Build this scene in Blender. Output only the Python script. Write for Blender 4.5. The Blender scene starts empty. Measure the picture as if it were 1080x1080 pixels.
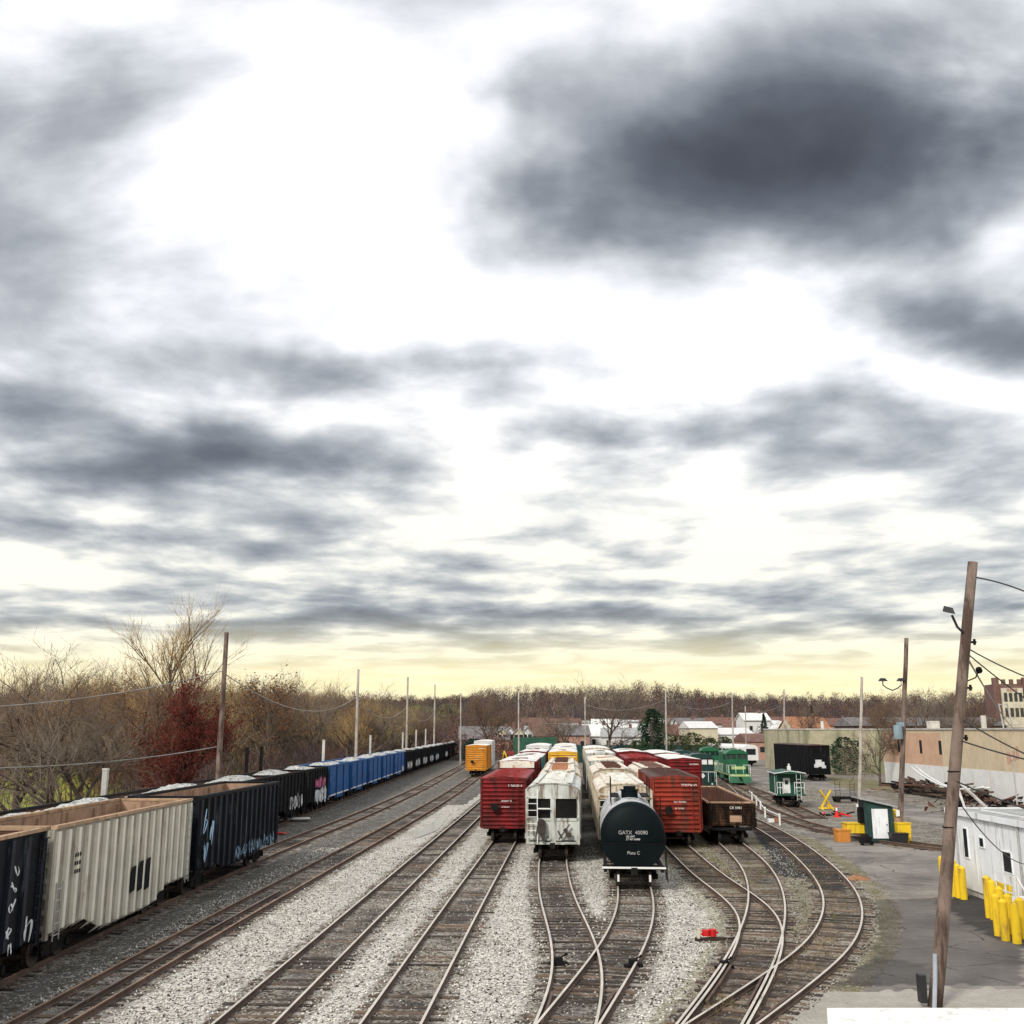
import bpy, bmesh, math, random
import numpy as np
from mathutils import Vector, Matrix
random.seed(7); NR = np.random.RandomState(11)
S = bpy.context.scene
COL = S.collection
R = math.radians
TH = math.atan(230/1080.0); CT, ST = math.cos(TH), math.sin(TH); CH = 7.25; F = 1080.0

# ---- a pixel of the photograph -> a point of the place (used once, to survey the site)
def ray(px, py):
    a = (px-540)/F; b = (540-py)/F
    return a, CT-b*ST, ST+b*CT
def G(px, py, h=0.0):
    a, y, z = ray(px, py); t = (h-CH)/z
    return (a*t, y*t)
def at(px, py, Y):
    a, y, z = ray(px, py); t = Y/y
    return (a*t, Y, CH+z*t)

# ---------------------------------------------------------------- camera / render settings
cam = bpy.data.cameras.new('camera'); co = bpy.data.objects.new('camera', cam); COL.objects.link(co)
co.location = (0, 0, CH); co.rotation_euler = (math.pi/2+TH, 0, 0)
cam.sensor_width = 36; cam.lens = 36; cam.clip_end = 20000; cam.clip_start = 0.1
S.camera = co
S.view_settings.view_transform = 'Standard'; S.view_settings.look = 'None'
S.view_settings.gamma = 1; S.view_settings.use_curve_mapping = False
S.view_settings.exposure = 0.22

# ---------------------------------------------------------------- mesh builder
class MB:
    def __init__(s): s.v = []; s.f = []; s.m = []
    def add(s, vs, fs, m=0):
        o = len(s.v); s.v += [tuple(v) for v in vs]
        for f in fs: s.f.append(tuple(i+o for i in f)); s.m.append(m)
    def box(s, x0, x1, y0, y1, z0, z1, m=0):
        s.add([(x0,y0,z0),(x1,y0,z0),(x1,y1,z0),(x0,y1,z0),(x0,y0,z1),(x1,y0,z1),(x1,y1,z1),(x0,y1,z1)],
              [(0,3,2,1),(4,5,6,7),(0,1,5,4),(1,2,6,5),(2,3,7,6),(3,0,4,7)], m)
    def beam(s, p0, p1, w, h, m=0):
        p0 = Vector(p0); p1 = Vector(p1); d = (p1-p0).normalized()
        up = Vector((0,0,1)) if abs(d.z) < .95 else Vector((1,0,0))
        sx = d.cross(up).normalized()*w/2; uz = sx.normalized().cross(d)*h/2
        vs = [p+a*sx+b*uz for p in (p0, p1) for a, b in ((-1,-1),(1,-1),(1,1),(-1,1))]
        s.add(vs, [(0,3,2,1),(4,5,6,7),(0,1,5,4),(1,2,6,5),(2,3,7,6),(3,0,4,7)], m)
    def cyl(s, p0, p1, r, n=10, m=0, r1=None, caps=True):
        p0 = Vector(p0); p1 = Vector(p1); d = (p1-p0).normalized(); r1 = r if r1 is None else r1
        up = Vector((0,0,1)) if abs(d.z) < .9 else Vector((1,0,0))
        a = d.cross(up).normalized(); b = a.cross(d)
        vs = []
        for p, q in ((p0, r), (p1, r1)):
            for i in range(n):
                t = 2*math.pi*i/n; vs.append(p+a*math.cos(t)*q+b*math.sin(t)*q)
        fs = [(i, (i+1) % n, n+(i+1) % n, n+i) for i in range(n)]
        if caps: fs += [tuple(range(n))[::-1], tuple(range(n, 2*n))]
        s.add(vs, fs, m)
    def tube(s, pts, r, n=6, m=0, r1=None):
        pts = [Vector(p) for p in pts]; k = len(pts); r1 = r if r1 is None else r1
        vs = []
        for j, p in enumerate(pts):
            d = (pts[min(j+1, k-1)]-pts[max(j-1, 0)]).normalized()
            up = Vector((0,0,1)) if abs(d.z) < .9 else Vector((1,0,0))
            a = d.cross(up).normalized(); b = a.cross(d); q = r+(r1-r)*j/(k-1)
            for i in range(n):
                t = 2*math.pi*i/n; vs.append(p+a*math.cos(t)*q+b*math.sin(t)*q)
        fs = [(j*n+i, j*n+(i+1) % n, (j+1)*n+(i+1) % n, (j+1)*n+i) for j in range(k-1) for i in range(n)]
        fs += [tuple(range(n))[::-1], tuple(range((k-1)*n, k*n))]
        s.add(vs, fs, m)
    def prx(s, prof, x0, x1, m=0):                      # profile of (y,z) extruded along x
        n = len(prof)
        s.add([(x0, y, z) for y, z in prof]+[(x1, y, z) for y, z in prof],
              [(i, (i+1) % n, n+(i+1) % n, n+i) for i in range(n)]+[tuple(range(n))[::-1], tuple(range(n, 2*n))], m)
    def pry(s, prof, y0, y1, m=0):                      # profile of (x,z) extruded along y
        n = len(prof)
        s.add([(x, y0, z) for x, z in prof]+[(x, y1, z) for x, z in prof],
              [(i, (i+1) % n, n+(i+1) % n, n+i) for i in range(n)]+[tuple(range(n))[::-1], tuple(range(n, 2*n))], m)
    def prz(s, prof, z0, z1, m=0):
        n = len(prof)
        s.add([(x, y, z0) for x, y in prof]+[(x, y, z1) for x, y in prof],
              [(i, (i+1) % n, n+(i+1) % n, n+i) for i in range(n)]+[tuple(range(n))[::-1], tuple(range(n, 2*n))], m)
    def mesh(s, name, mats, smooth=False, recalc=True):
        me = bpy.data.meshes.new(name); me.from_pydata(s.v, [], s.f)
        for m in (mats if isinstance(mats, (list, tuple)) else [mats]): me.materials.append(m)
        if len(me.materials) > 1: me.polygons.foreach_set('material_index', s.m)
        if recalc:
            b = bmesh.new(); b.from_mesh(me); bmesh.ops.recalc_face_normals(b, faces=b.faces); b.to_mesh(me); b.free()
        if smooth: me.polygons.foreach_set('use_smooth', [True]*len(me.polygons))
        me.update(); return me
def link(name, me, parent=None, loc=None, rot=None, scale=None):
    o = bpy.data.objects.new(name, me); COL.objects.link(o)
    if parent: o.parent = parent
    if loc is not None: o.location = loc
    if rot is not None: o.rotation_euler = (0, 0, rot) if isinstance(rot, (int, float)) else rot
    if scale is not None: o.scale = (scale,)*3 if isinstance(scale, (int, float)) else scale
    return o
def tag(o, label=None, cat=None, group=None, kind=None):
    if label: o['label'] = label
    if cat: o['category'] = cat
    if group: o['group'] = group
    if kind: o['kind'] = kind
    return o
def thing(name, label, cat, loc=(0,0,0), rot=0, group=None):
    return tag(link(name, None, None, loc, rot), label, cat, group)
CACHE = {}
def part(key, name, fn, mats, parent, loc=None, rot=None, smooth=False, label=None):
    if key is None or key not in CACHE:
        mb = MB(); fn(mb); me = mb.mesh(name, mats, smooth)
        if key is not None: CACHE[key] = me
    else: me = CACHE[key]
    o = link(name, me, parent, loc, rot)
    if label: o['label'] = label
    return o
def np_mesh(name, verts, faces, mat, colattr=None, smooth=False):
    verts = np.asarray(verts, dtype=np.float32); faces = np.asarray(faces, dtype=np.int32)
    me = bpy.data.meshes.new(name); k = faces.shape[1]
    me.vertices.add(len(verts)); me.vertices.foreach_set('co', verts.ravel())
    me.loops.add(faces.size); me.loops.foreach_set('vertex_index', faces.ravel())
    me.polygons.add(len(faces)); me.polygons.foreach_set('loop_start', np.arange(0, faces.size, k, dtype=np.int32))
    me.polygons.foreach_set('loop_total', np.full(len(faces), k, dtype=np.int32))
    if smooth: me.polygons.foreach_set('use_smooth', np.ones(len(faces), dtype=bool))
    me.update(calc_edges=True)
    for an, arr in (colattr or {}).items():
        a = me.attributes.new(an, 'FLOAT_COLOR', 'POINT'); a.data.foreach_set('color', np.asarray(arr, dtype=np.float32).ravel())
    me.materials.append(mat); return me

# ---------------------------------------------------------------- materials
class N:
    def __init__(s, nt): s.nt = nt
    def n(s, t, **kw):
        nd = s.nt.nodes.new(t)
        for k, v in kw.items():
            if k == 'ins':
                for a, b in v.items():
                    if hasattr(b, 'is_output') or isinstance(b, bpy.types.NodeSocket): s.nt.links.new(b, nd.inputs[a])
                    else: nd.inputs[a].default_value = b
            else: setattr(nd, k, v)
        return nd
    def math(s, op, a, b=0.0, c=0.0, clamp=False):
        nd = s.n('ShaderNodeMath', operation=op, use_clamp=clamp)
        for i, x in enumerate((a, b, c)):
            if isinstance(x, bpy.types.NodeSocket): s.nt.links.new(x, nd.inputs[i])
            else: nd.inputs[i].default_value = x
        return nd.outputs[0]
    def mix(s, f, a, b, mode='MIX'):
        nd = s.n('ShaderNodeMix', data_type='RGBA', blend_type=mode)
        for i, x in ((0, f), (6, a), (7, b)):
            if isinstance(x, bpy.types.NodeSocket): s.nt.links.new(x, nd.inputs[i])
            elif i: nd.inputs[i].default_value = (*x[:3], 1)
            else: nd.inputs[i].default_value = x
        return nd.outputs[2]
    def ramp(s, f, lo, hi):
        nd = s.n('ShaderNodeMapRange', interpolation_type='SMOOTHSTEP')
        s.nt.links.new(f, nd.inputs[0]); nd.inputs[1].default_value = lo; nd.inputs[2].default_value = hi
        return nd.outputs[0]
    def noise(s, vec, scale, detail=4, rough=.55, dist=0, W=None):
        nd = s.n('ShaderNodeTexNoise', noise_dimensions='3D')
        s.nt.links.new(vec, nd.inputs['Vector']); nd.inputs['Scale'].default_value = scale
        nd.inputs['Detail'].default_value = detail; nd.inputs['Roughness'].default_value = rough; nd.inputs['Distortion'].default_value = dist
        return nd.outputs[0]
    def vmap(s, vec, scale=(1,1,1), loc=(0,0,0), rot=(0,0,0)):
        nd = s.n('ShaderNodeMapping'); s.nt.links.new(vec, nd.inputs[0])
        nd.inputs[1].default_value = loc; nd.inputs[2].default_value = rot; nd.inputs[3].default_value = scale
        return nd.outputs[0]
MATS = {}
def newmat(name):
    m = bpy.data.materials.new(name); m.use_nodes = True
    nt = m.node_tree; b = nt.nodes['Principled BSDF']
    return m, N(nt), b
def pm(name, col, rough=.65, metal=0., var=.18, dirt=None, amt=0., dscale=1.2, streak=True, bump=.0, bscale=20, spec=.4, horiz=False):
    """painted / raw surface with wear: large tone variation, stains and streaks, fine bump"""
    if name in MATS: return MATS[name]
    m, K, b = newmat(name)
    tc = K.n('ShaderNodeTexCoord').outputs['Object']; oi = K.n('ShaderNodeObjectInfo').outputs['Random']
    off = K.n('ShaderNodeCombineXYZ'); sc = K.math('MULTIPLY', oi, 37.0)
    for i in range(3): K.nt.links.new(sc, off.inputs[i])
    va = K.n('ShaderNodeVectorMath', operation='ADD'); K.nt.links.new(tc, va.inputs[0]); K.nt.links.new(off.outputs[0], va.inputs[1])
    vec = va.outputs[0]
    n1 = K.noise(vec, .9, 5, .6)
    lo = tuple(c*(1-var) for c in col); hi = tuple(min(1, c*(1+var)) for c in col)
    c = K.mix(K.ramp(n1, .3, .7), lo, hi)
    if dirt:
        v2 = K.vmap(vec, (1, 1, .18) if streak else (1, 1, 1))
        n2 = K.noise(v2, dscale*2.2, 8, .68, .3)
        lo_ = .72-.5*amt
        c = K.mix(K.math('MULTIPLY', K.ramp(n2, lo_, lo_+.16), .9), c, dirt)
        n3 = K.noise(vec, dscale*9, 4, .7)
        c = K.mix(K.math('MULTIPLY', K.ramp(n3, .62, .74), .25+amt*.6, clamp=True), c, dirt)
    K.nt.links.new(c, b.inputs['Base Color'])
    b.inputs['Roughness'].default_value = rough; b.inputs['Metallic'].default_value = metal
    b.inputs['Specular IOR Level'].default_value = spec
    if bump:
        bp = K.n('ShaderNodeBump', ins={'Strength': bump, 'Distance': .02}); K.nt.links.new(K.noise(vec, bscale, 4, .6), bp.inputs['Height'])
        K.nt.links.new(bp.outputs[0], b.inputs['Normal'])
    MATS[name] = m; return m
RUST = (.15, .07, .035); DK = (.02, .018, .016); GRIME = (.07, .055, .045)
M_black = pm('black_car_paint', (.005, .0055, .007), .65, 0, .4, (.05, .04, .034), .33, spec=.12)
M_blackrib = pm('black_rib_sheen', (.012, .013, .017), .6, 0, .4, (.08, .07, .06), .36, spec=.2)  # lighter than the black body: sheen on the ribs put into the colour
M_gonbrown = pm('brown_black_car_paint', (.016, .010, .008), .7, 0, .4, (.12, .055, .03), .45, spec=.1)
M_navyrib = pm('navy_rib_sheen', (.007, .010, .019), .55, 0, .4, (.10, .12, .15), .33, spec=.3)  # lighter than the navy body: a painted sheen for the ribs
M_whiteriblit = pm('aged_white_rib_lit', (.72, .69, .58), .6, 0, .08, (.3, .23, .15), .33)  # brighter copy of the aged white, painting the light on the ribs
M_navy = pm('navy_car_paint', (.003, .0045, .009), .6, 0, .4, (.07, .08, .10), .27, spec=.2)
M_whiteshade = pm('aged_white_recess_shade', (.33, .31, .26), .7, 0, .15, (.14, .10, .07), .45)  # aged white darkened: shade between the ribs painted into the sheet
M_cream = pm('cream_car_paint', (.60, .54, .42), .65, 0, .15, (.28, .16, .08), .5)
M_creamroof = pm('cream_roof_paint', (.74, .70, .62), .65, 0, .12, (.50, .25, .12), .46, streak=False)
M_hop = pm('grey_white_hopper_paint', (.52, .54, .50), .65, 0, .15, (.17, .12, .08), .5)
M_hoproof = pm('pale_hopper_roof', (.66, .67, .63), .65, 0, .12, (.38, .28, .2), .42, streak=False)
M_red = pm('boxcar_red_paint', (.20, .010, .013), .6, 0, .35, (.06, .014, .010), .55, spec=.25)
M_redb = pm('boxcar_oxide_red', (.25, .030, .016), .65, 0, .35, (.10, .035, .022), .55, spec=.25)
M_maroon = pm('boxcar_maroon_paint', (.17, .015, .018), .6, 0, .25, DK, .35)
M_redroof = pm('red_roof_paint', (.24, .018, .020), .65, 0, .25, (.35, .2, .16), .38, streak=False)
M_darkroof = pm('dark_rusty_roof', (.075, .035, .028), .7, 0, .3, (.3, .24, .2), .3, streak=False)
M_whiteroof = pm('white_galvanised_roof', (.72, .72, .70), .5, 0, .1, (.33, .10, .07), .37, streak=False)
M_teal = pm('teal_car_paint', (.05, .22, .22), .6, 0, .2, (.4, .42, .4), .42)
M_orange = pm('orange_car_paint', (.62, .25, .02), .6, 0, .15, (.18, .09, .04), .36)
M_yellowc = pm('yellow_car_paint', (.68, .38, .03), .6, 0, .15, (.35, .12, .04), .33)
M_blue = pm('blue_hopper_paint', (.004, .085, .27), .55, 0, .2, (.02, .05, .12), .38, spec=.2)
M_tank = pm('black_tank_paint', (.0025, .006, .0075), .55, 0, .3, (.012, .016, .018), .25, spec=.1)
M_tankside = pm('weathered_tank_shell', (.46, .46, .46), .5, 0, .3, (.05, .05, .05), .42)
M_under = pm('underframe_grime', (.010, .009, .0085), .8, 0, .4, (.04, .026, .02), .35, spec=.15)
M_wheel = pm('wheel_steel', (.05, .04, .035), .6, .3, .3, RUST, .35)
M_rustin = pm('rusty_interior_steel', (.36, .235, .155), .85, 0, .22, (.19, .105, .065), .45, bump=.3)
M_darkrust = pm('dark_rust_steel', (.10, .042, .028), .85, 0, .3, (.05, .026, .02), .45, bump=.3)
M_rim = pm('rusted_top_rim', (.42, .275, .17), .8, 0, .25, (.2, .11, .065), .45)
M_steel = pm('light_steel', (.45, .45, .44), .5, .3, .2, RUST, .3)
M_wpaint = pm('white_paint', (.78, .78, .76), .55, 0, .06, (.4, .36, .3), .25)
M_mark = pm('lettering_white', (.75, .75, .73), .6, 0, .05)
M_gpink = pm('graffiti_pink', (.55, .12, .25), .6, 0, .2)
M_gblue = pm('graffiti_light_blue', (.04, .36, .75), .6, 0, .12)
M_gpale = pm('graffiti_pale_blue', (.35, .55, .75), .6, 0, .12)
M_gwhite = pm('graffiti_silver', (.62, .64, .66), .6, 0, .15)
M_glocogreen = pm('bright_green_loco_paint', (.004, .105, .04), .45, 0, .2, (.02, .06, .04), .3, spec=.5)
M_dlocogreen = pm('dark_green_loco_paint', (.004, .035, .03), .4, 0, .3, (.03, .04, .04), .3, spec=.5)
M_stripe = pm('cream_green_stripe', (.42, .52, .22), .5, 0, .1)
M_cabgreen = pm('caboose_green_paint', (.010, .075, .045), .55, 0, .25, DK, .35)
M_glass = pm('dark_glass', (.02, .025, .03), .12, 0, .2, spec=.6)
M_wood = pm('weathered_pole_wood', (.17, .125, .10), .85, 0, .4, (.06, .032, .025), .54, dscale=1.5, bump=.6, bscale=14)
M_palewood = pm('pale_pole_wood', (.40, .36, .32), .85, 0, .25, (.2, .15, .12), .4, bump=.4)
M_conc = pm('concrete_post', (.52, .50, .47), .85, 0, .15, (.3, .27, .24), .4, bump=.3)
M_wire = pm('wire_black', (.03, .03, .03), .6)
M_wirepale = pm('wire_pale', (.30, .29, .27), .6)
M_yellow = pm('safety_yellow', (.80, .53, .015), .6, 0, .12, (.30, .19, .05), .40)
M_orangebox = pm('faded_orange', (.55, .22, .04), .6, 0, .2, DK, .3)
M_redp = pm('signal_red', (.75, .02, .015), .5, 0, .1)
M_blk = pm('black_plastic', (.02, .02, .022), .5)
M_shedg = pm('shed_dark_green', (.015, .045, .04), .6, 0, .3, DK, .3)
M_office = pm('office_white_siding', (.84, .86, .88), .6, 0, .06, (.46, .45, .42), .4)
M_officeroof = pm('office_grey_roof', (.33, .33, .32), .8, 0, .2, (.5, .5, .5), .4, streak=False, bump=.3)
M_tan = pm('warehouse_tan', (.60, .485, .33), .8, 0, .08, (.46, .36, .24), .38, dscale=.15)
M_peach = pm('warehouse_peach_patch', (.58, .37, .25), .8, 0, .08, (.5, .3, .2), .3, dscale=.3)
M_whwhite = pm('warehouse_white_band', (.74, .73, .71), .8, 0, .06, (.5, .48, .42), .3, dscale=.3)
M_olive = pm('stained_cream_stucco', (.42, .38, .26), .85, 0, .15, (.20, .21, .12), .5, dscale=.2)
M_brick = pm('red_brick', (.165, .095, .08), .85, 0, .2, (.2, .06, .05), .4)
M_creamstone = pm('cream_stone', (.60, .55, .42), .8, 0, .1)
M_shingle = pm('grey_shingles', (.16, .15, .15), .9, 0, .25, (.28, .27, .26), .4, streak=False)
M_brownroof = pm('brown_shingles', (.17, .09, .07), .9, 0, .25, (.1, .06, .05), .4, streak=False)
M_orroof = pm('orange_tile_roof', (.36, .17, .09), .85, 0, .2, (.35, .15, .08), .4, streak=False)
M_hwhite = pm('house_white_siding', (.66, .66, .64), .8, 0, .08)
M_hpink = pm('house_pinkish_brick', (.42, .25, .19), .85, 0, .15)
M_hcream = pm('house_cream_siding', (.58, .52, .38), .8, 0, .1)
M_railshiny = pm('polished_rail', (.64, .575, .50), .45, .25, .15, (.3,.2,.14), .2, dscale=.6, streak=False)
M_railrust = pm('rusty_rail', (.34, .22, .15), .7, .1, .3, (.30, .21, .15), .42, dscale=.6, streak=False)
M_railside = pm('brown_rail_side', (.10, .062, .045), .8, 0, .3, (.25,.18,.13), .35, dscale=.8, streak=False)
M_tie = pm('creosote_tie', (.075, .050, .034), .85, 0, .5, (.24, .21, .18), .36, dscale=2.0, streak=False, bump=.5)
def islandvar(m):      # every tie weathers to its own tone
    K = N(m.node_tree); b = m.node_tree.nodes['Principled BSDF']; src = b.inputs['Base Color'].links[0].from_socket
    r1 = K.n('ShaderNodeNewGeometry').outputs['Random Per Island']; r2 = K.n('ShaderNodeObjectInfo').outputs['Random']
    r = K.math('FRACT', K.math('ADD', r1, r2)); g = K.math('ADD', .45, K.math('MULTIPLY', K.math('POWER', r, 2.0), 1.9))
    cc = K.n('ShaderNodeCombineColor'); [K.nt.links.new(g, cc.inputs[i]) for i in range(3)]
    K.nt.links.new(K.mix(1.0, src, cc.outputs[0], 'MULTIPLY'), b.inputs['Base Color'])
islandvar(M_tie)
M_bark = pm('bark_grey_brown', (.115, .085, .068), .9, 0, .3, (.2, .17, .14), .35)
def stones(name, c0, c1, c2, sc):
    m, K, b = newmat(name); tc = K.n('ShaderNodeTexCoord').outputs['Object']
    vo = K.n('ShaderNodeTexVoronoi'); K.nt.links.new(tc, vo.inputs['Vector']); vo.inputs['Scale'].default_value = sc
    sp = K.n('ShaderNodeSeparateColor'); K.nt.links.new(vo.outputs['Color'], sp.inputs[0])
    c = K.mix(sp.outputs[0], c0, c1); c = K.mix(K.ramp(sp.outputs[1], .75, .9), c, c2)
    K.nt.links.new(c, b.inputs['Base Color']); b.inputs['Roughness'].default_value = .9
    bp = K.n('ShaderNodeBump', ins={'Strength': .8, 'Distance': .06}); K.nt.links.new(vo.outputs['Distance'], bp.inputs['Height'])
    K.nt.links.new(bp.outputs[0], b.inputs['Normal']); return m
M_load = stones('pale_gravel_load', (.38, .38, .36), (.66, .65, .62), (.15, .15, .14), 9)
def twigmat(name, cols, sc=.5):
    m, K, b = newmat(name); tc = K.n('ShaderNodeTexCoord').outputs['Object']; oi = K.n('ShaderNodeObjectInfo').outputs['Random']
    at_ = K.n('ShaderNodeAttribute', attribute_name='tint')
    n1 = K.noise(tc, sc, 3, .6)
    c = K.mix(K.ramp(n1, .35, .65), cols[0], cols[1]); c = K.mix(K.math('MULTIPLY', oi, .8), c, cols[2])
    K.nt.links.new(c, b.inputs['Base Color']); b.inputs['Roughness'].default_value = .9; b.inputs['Specular IOR Level'].default_value = .2
    return m
M_twigbrown = twigmat('twigs_brown', ((.13, .078, .052), (.21, .13, .08), (.12, .085, .06)))
M_twiggrey = twigmat('twigs_grey', ((.15, .12, .095), (.26, .22, .17), (.13, .085, .06)))
M_twiggold = twigmat('twigs_golden', ((.38, .26, .10), (.48, .36, .16), (.30, .18, .08)))
M_leafred = twigmat('leaves_dark_red', ((.085, .014, .012), (.16, .030, .022), (.07, .012, .01)), 1.2)
M_leafever = twigmat('needles_dark_green', ((.018, .045, .025), (.04, .075, .035), (.02, .04, .03)), 1.2)
M_leafbush = twigmat('leaves_olive_green', ((.05, .075, .02), (.09, .10, .035), (.05, .05, .02)), 1.2)
def attrmat(name, rough=.95):
    m, K, b = newmat(name); at_ = K.n('ShaderNodeAttribute', attribute_name='tint')
    K.nt.links.new(at_.outputs['Color'], b.inputs['Base Color']); b.inputs['Roughness'].default_value = rough
    b.inputs['Specular IOR Level'].default_value = .15; return m
M_tint = attrmat('mixed_winter_foliage')

# ---------------------------------------------------------------- tracks
def resample(pts, step=1.0):
    P = [Vector((p[0], p[1])) for p in pts]
    d0 = P[0]-P[1]; P.insert(0, P[0]+d0); P.append(P[-1]+(P[-1]-P[-2]))
    out = []
    for i in range(1, len(P)-2):
        a, b, c, d = P[i-1:i+3]
        ta = (b-a).length**.5; tb = (c-b).length**.5; tc = (d-c).length**.5
        n = max(2, int((c-b).length/step))
        m1 = (c-b+tb*((b-a)/ta-(c-a)/(ta+tb))); m2 = (c-b+tb*((d-c)/tc-(d-b)/(tb+tc)))
        for k in range(n):
            t = k/n; t2 = t*t; t3 = t2*t
            out.append((2*t3-3*t2+1)*b+(t3-2*t2+t)*m1+(-2*t3+3*t2)*c+(t3-t2)*m2)
    out.append(P[-2])
    for _ in range(10):
        q = out[:]
        for i in range(1, len(out)-1): q[i] = (out[i-1]+2*out[i]+out[i+1])/4
        out = q
    return out
def offs(P, d):
    out = []
    for i, p in enumerate(P):
        t = (P[min(i+1, len(P)-1)]-P[max(i-1, 0)]).normalized(); out.append(p+Vector((t.y, -t.x))*d)   # +d = right of travel
    return out
HG = .75
def from_rail(pix, side, far=()):       # pix near->far ; side +1: pix is the right rail
    w = [G(x, y, .17) for x, y in pix]
    d = (w[0][0]-w[1][0], w[0][1]-w[1][1]); L = math.hypot(*d)
    w = [(w[0][0]+d[0]/L*14, w[0][1]+d[1]/L*14)]+w
    c = offs(resample(w), -side*HG)
    pts = [tuple(c[i]) for i in range(0, len(c), 3)]
    return resample(pts+list(far))
SL = .0570
TR = {}
TR['coal'] = resample([(-19.8,12),(-19.5,25),(-19.2,45),(-18.8,75),(-18.5,105),(-18.3,140),(-18,180),(-17.3,225),(-16.9,265),(-17.0,298),(-19.5,335),(-27,380),(-42,425)])
TR['gondola'] = resample([(-15.6,10),(-15.5,25),(-15.45,40),(-15.0,55),(-14.2,72),(-13.2,88),(-11.9,120),(-10.9,165),(-10.2,210),(-10.1,248),(-11.4,284),(-15,318),(-22.5,356),(-37,405)])
TR['rusty'] = resample([(-12.6,10),(-11.85,25),(-11.0,43),(-9.8,64),(-8.68,85),(-7.3,115),(-5.95,158),(-4.95,190),(-4.6,230)])
TR['third'] = resample([(-7.55,10),(-6.7,26),(-5.5,50),(-3.7,85),(-2.2,114),(.1,155),(2.3,195)])
TR['redbox'] = resample([(-4.0,10),(-3.13,25),(-2.0,45),(-.62,68),(-.62+SL*60,128),(-.62+SL*140,208)])
TR['hopper'] = from_rail([(564,1080),(584.4,1038),(586,1008),(577,975),(568,939.6),(569,901)], -1, [(2.45+SL*(z-60), z) for z in (66,90,130,210)])
TR['tank'] = from_rail([(632,1080),(669.6,1019),(686,986),(691,952.6),(684.4,930)], 1, [(5.9+SL*(z-50), z) for z in (58,80,130,210)])
TR['oxide'] = from_rail([(719.6,1080),(762,1026.7),(781,993),(784.5,975),(777,956),(736,926.7),(701,891.5)], -1, [(10.3+SL*(z-66), z) for z in (74,100,140,210)])
TR['darkgon'] = from_rail([(782.6,1080),(810,1032),(825,989.6),(829,952.6),(814,915.5),(777,884)], 1, [(14.3+SL*(z-68), z) for z in (80,110,150,210)])
TR['loop'] = from_rail([(799,1080),(855,1038),(903,997),(912,975),(905,941),(873,908),(836,882),(792,860)], 1, [(21.3,99),(24.0,115),(28.5,145),(33.5,190),(38,235)])
TR['greenswitcher'] = resample([(19.6,93),(20.2,101),(21.3,116),(24.3,170),(27,215)])
TR['spur'] = resample([(28.5,145),(26.4,127),(24.3,108),(23.0,91),(22.9,80),(24.3,72),(27.4,65),(33,58.5),(43,53),(60,49)])
TR['yardright'] = resample([(25.3,89),(26.6,101),(28.4,118),(30.9,147),(34,190),(37.5,235)])
track_info = {
 'coal': ('rusty', 'rail track under the long loaded coal hopper train at far left'),
 'gondola': ('rusty', 'rusty rail track under the tall trash gondolas, its near rail clear of them'),
 'rusty': ('rusty', 'rusty brown rail track with a loose third rail lying in it'),
 'third': ('shiny', 'long straight clear rail track left of the dark tied track to the red boxcar'),
 'redbox': ('shiny', 'straight rail track ending under the front red boxcar'),
 'hopper': ('shiny', 'curved rail track under the pale grey hopper, crossing its right neighbour'),
 'tank': ('shiny', 'curved rail track leading to the black tank car'),
 'oxide': ('shiny', 'curved rail track leading to the orange-red boxcar'),
 'darkgon': ('shiny', 'curved rail track leading to the dark open gondola'),
 'loop': ('shiny', 'outermost rail track swinging in a wide bow beside the asphalt'),
 'greenswitcher': ('rusty', 'rail track under the dark green locomotive'),
 'spur': ('rusty', 'spur track bending right past the small shed'),
 'yardright': ('rusty', 'rail track between the bright green locomotive and the green caboose'),
}
tieme = MB(); tieme.box(-1.22, 1.22, -.115, .115, -.13, .016); tieme = tieme.mesh('tie', M_tie)
def sweep(P, prof, name, mat, z):
    k = len(prof); vs = []; fs = []
    for i, p in enumerate(P):
        t = (P[min(i+1, len(P)-1)]-P[max(i-1, 0)]).normalized(); nx, ny = t.y, -t.x
        for a, b in prof: vs.append((p.x+nx*a, p.y+ny*a, b+z))
    for i in range(len(P)-1):
        for j in range(k): fs.append((i*k+j, i*k+(j+1) % k, (i+1)*k+(j+1) % k, (i+1)*k+j))
    mb = MB(); mb.add(vs, fs); mb.m = [1 if q % k == 6 else 0 for q in range(len(fs))]; mb.add([vs[j] for j in range(k)], [tuple(range(k))])
    return mb.mesh(name, mat)
RP = [(-.07,0),(.07,0),(.06,.02),(.012,.035),(.012,.10),(.037,.115),(.037,.15),(-.037,.15),(-.037,.115),(-.012,.10),(-.012,.035),(-.06,.02)]
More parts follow.
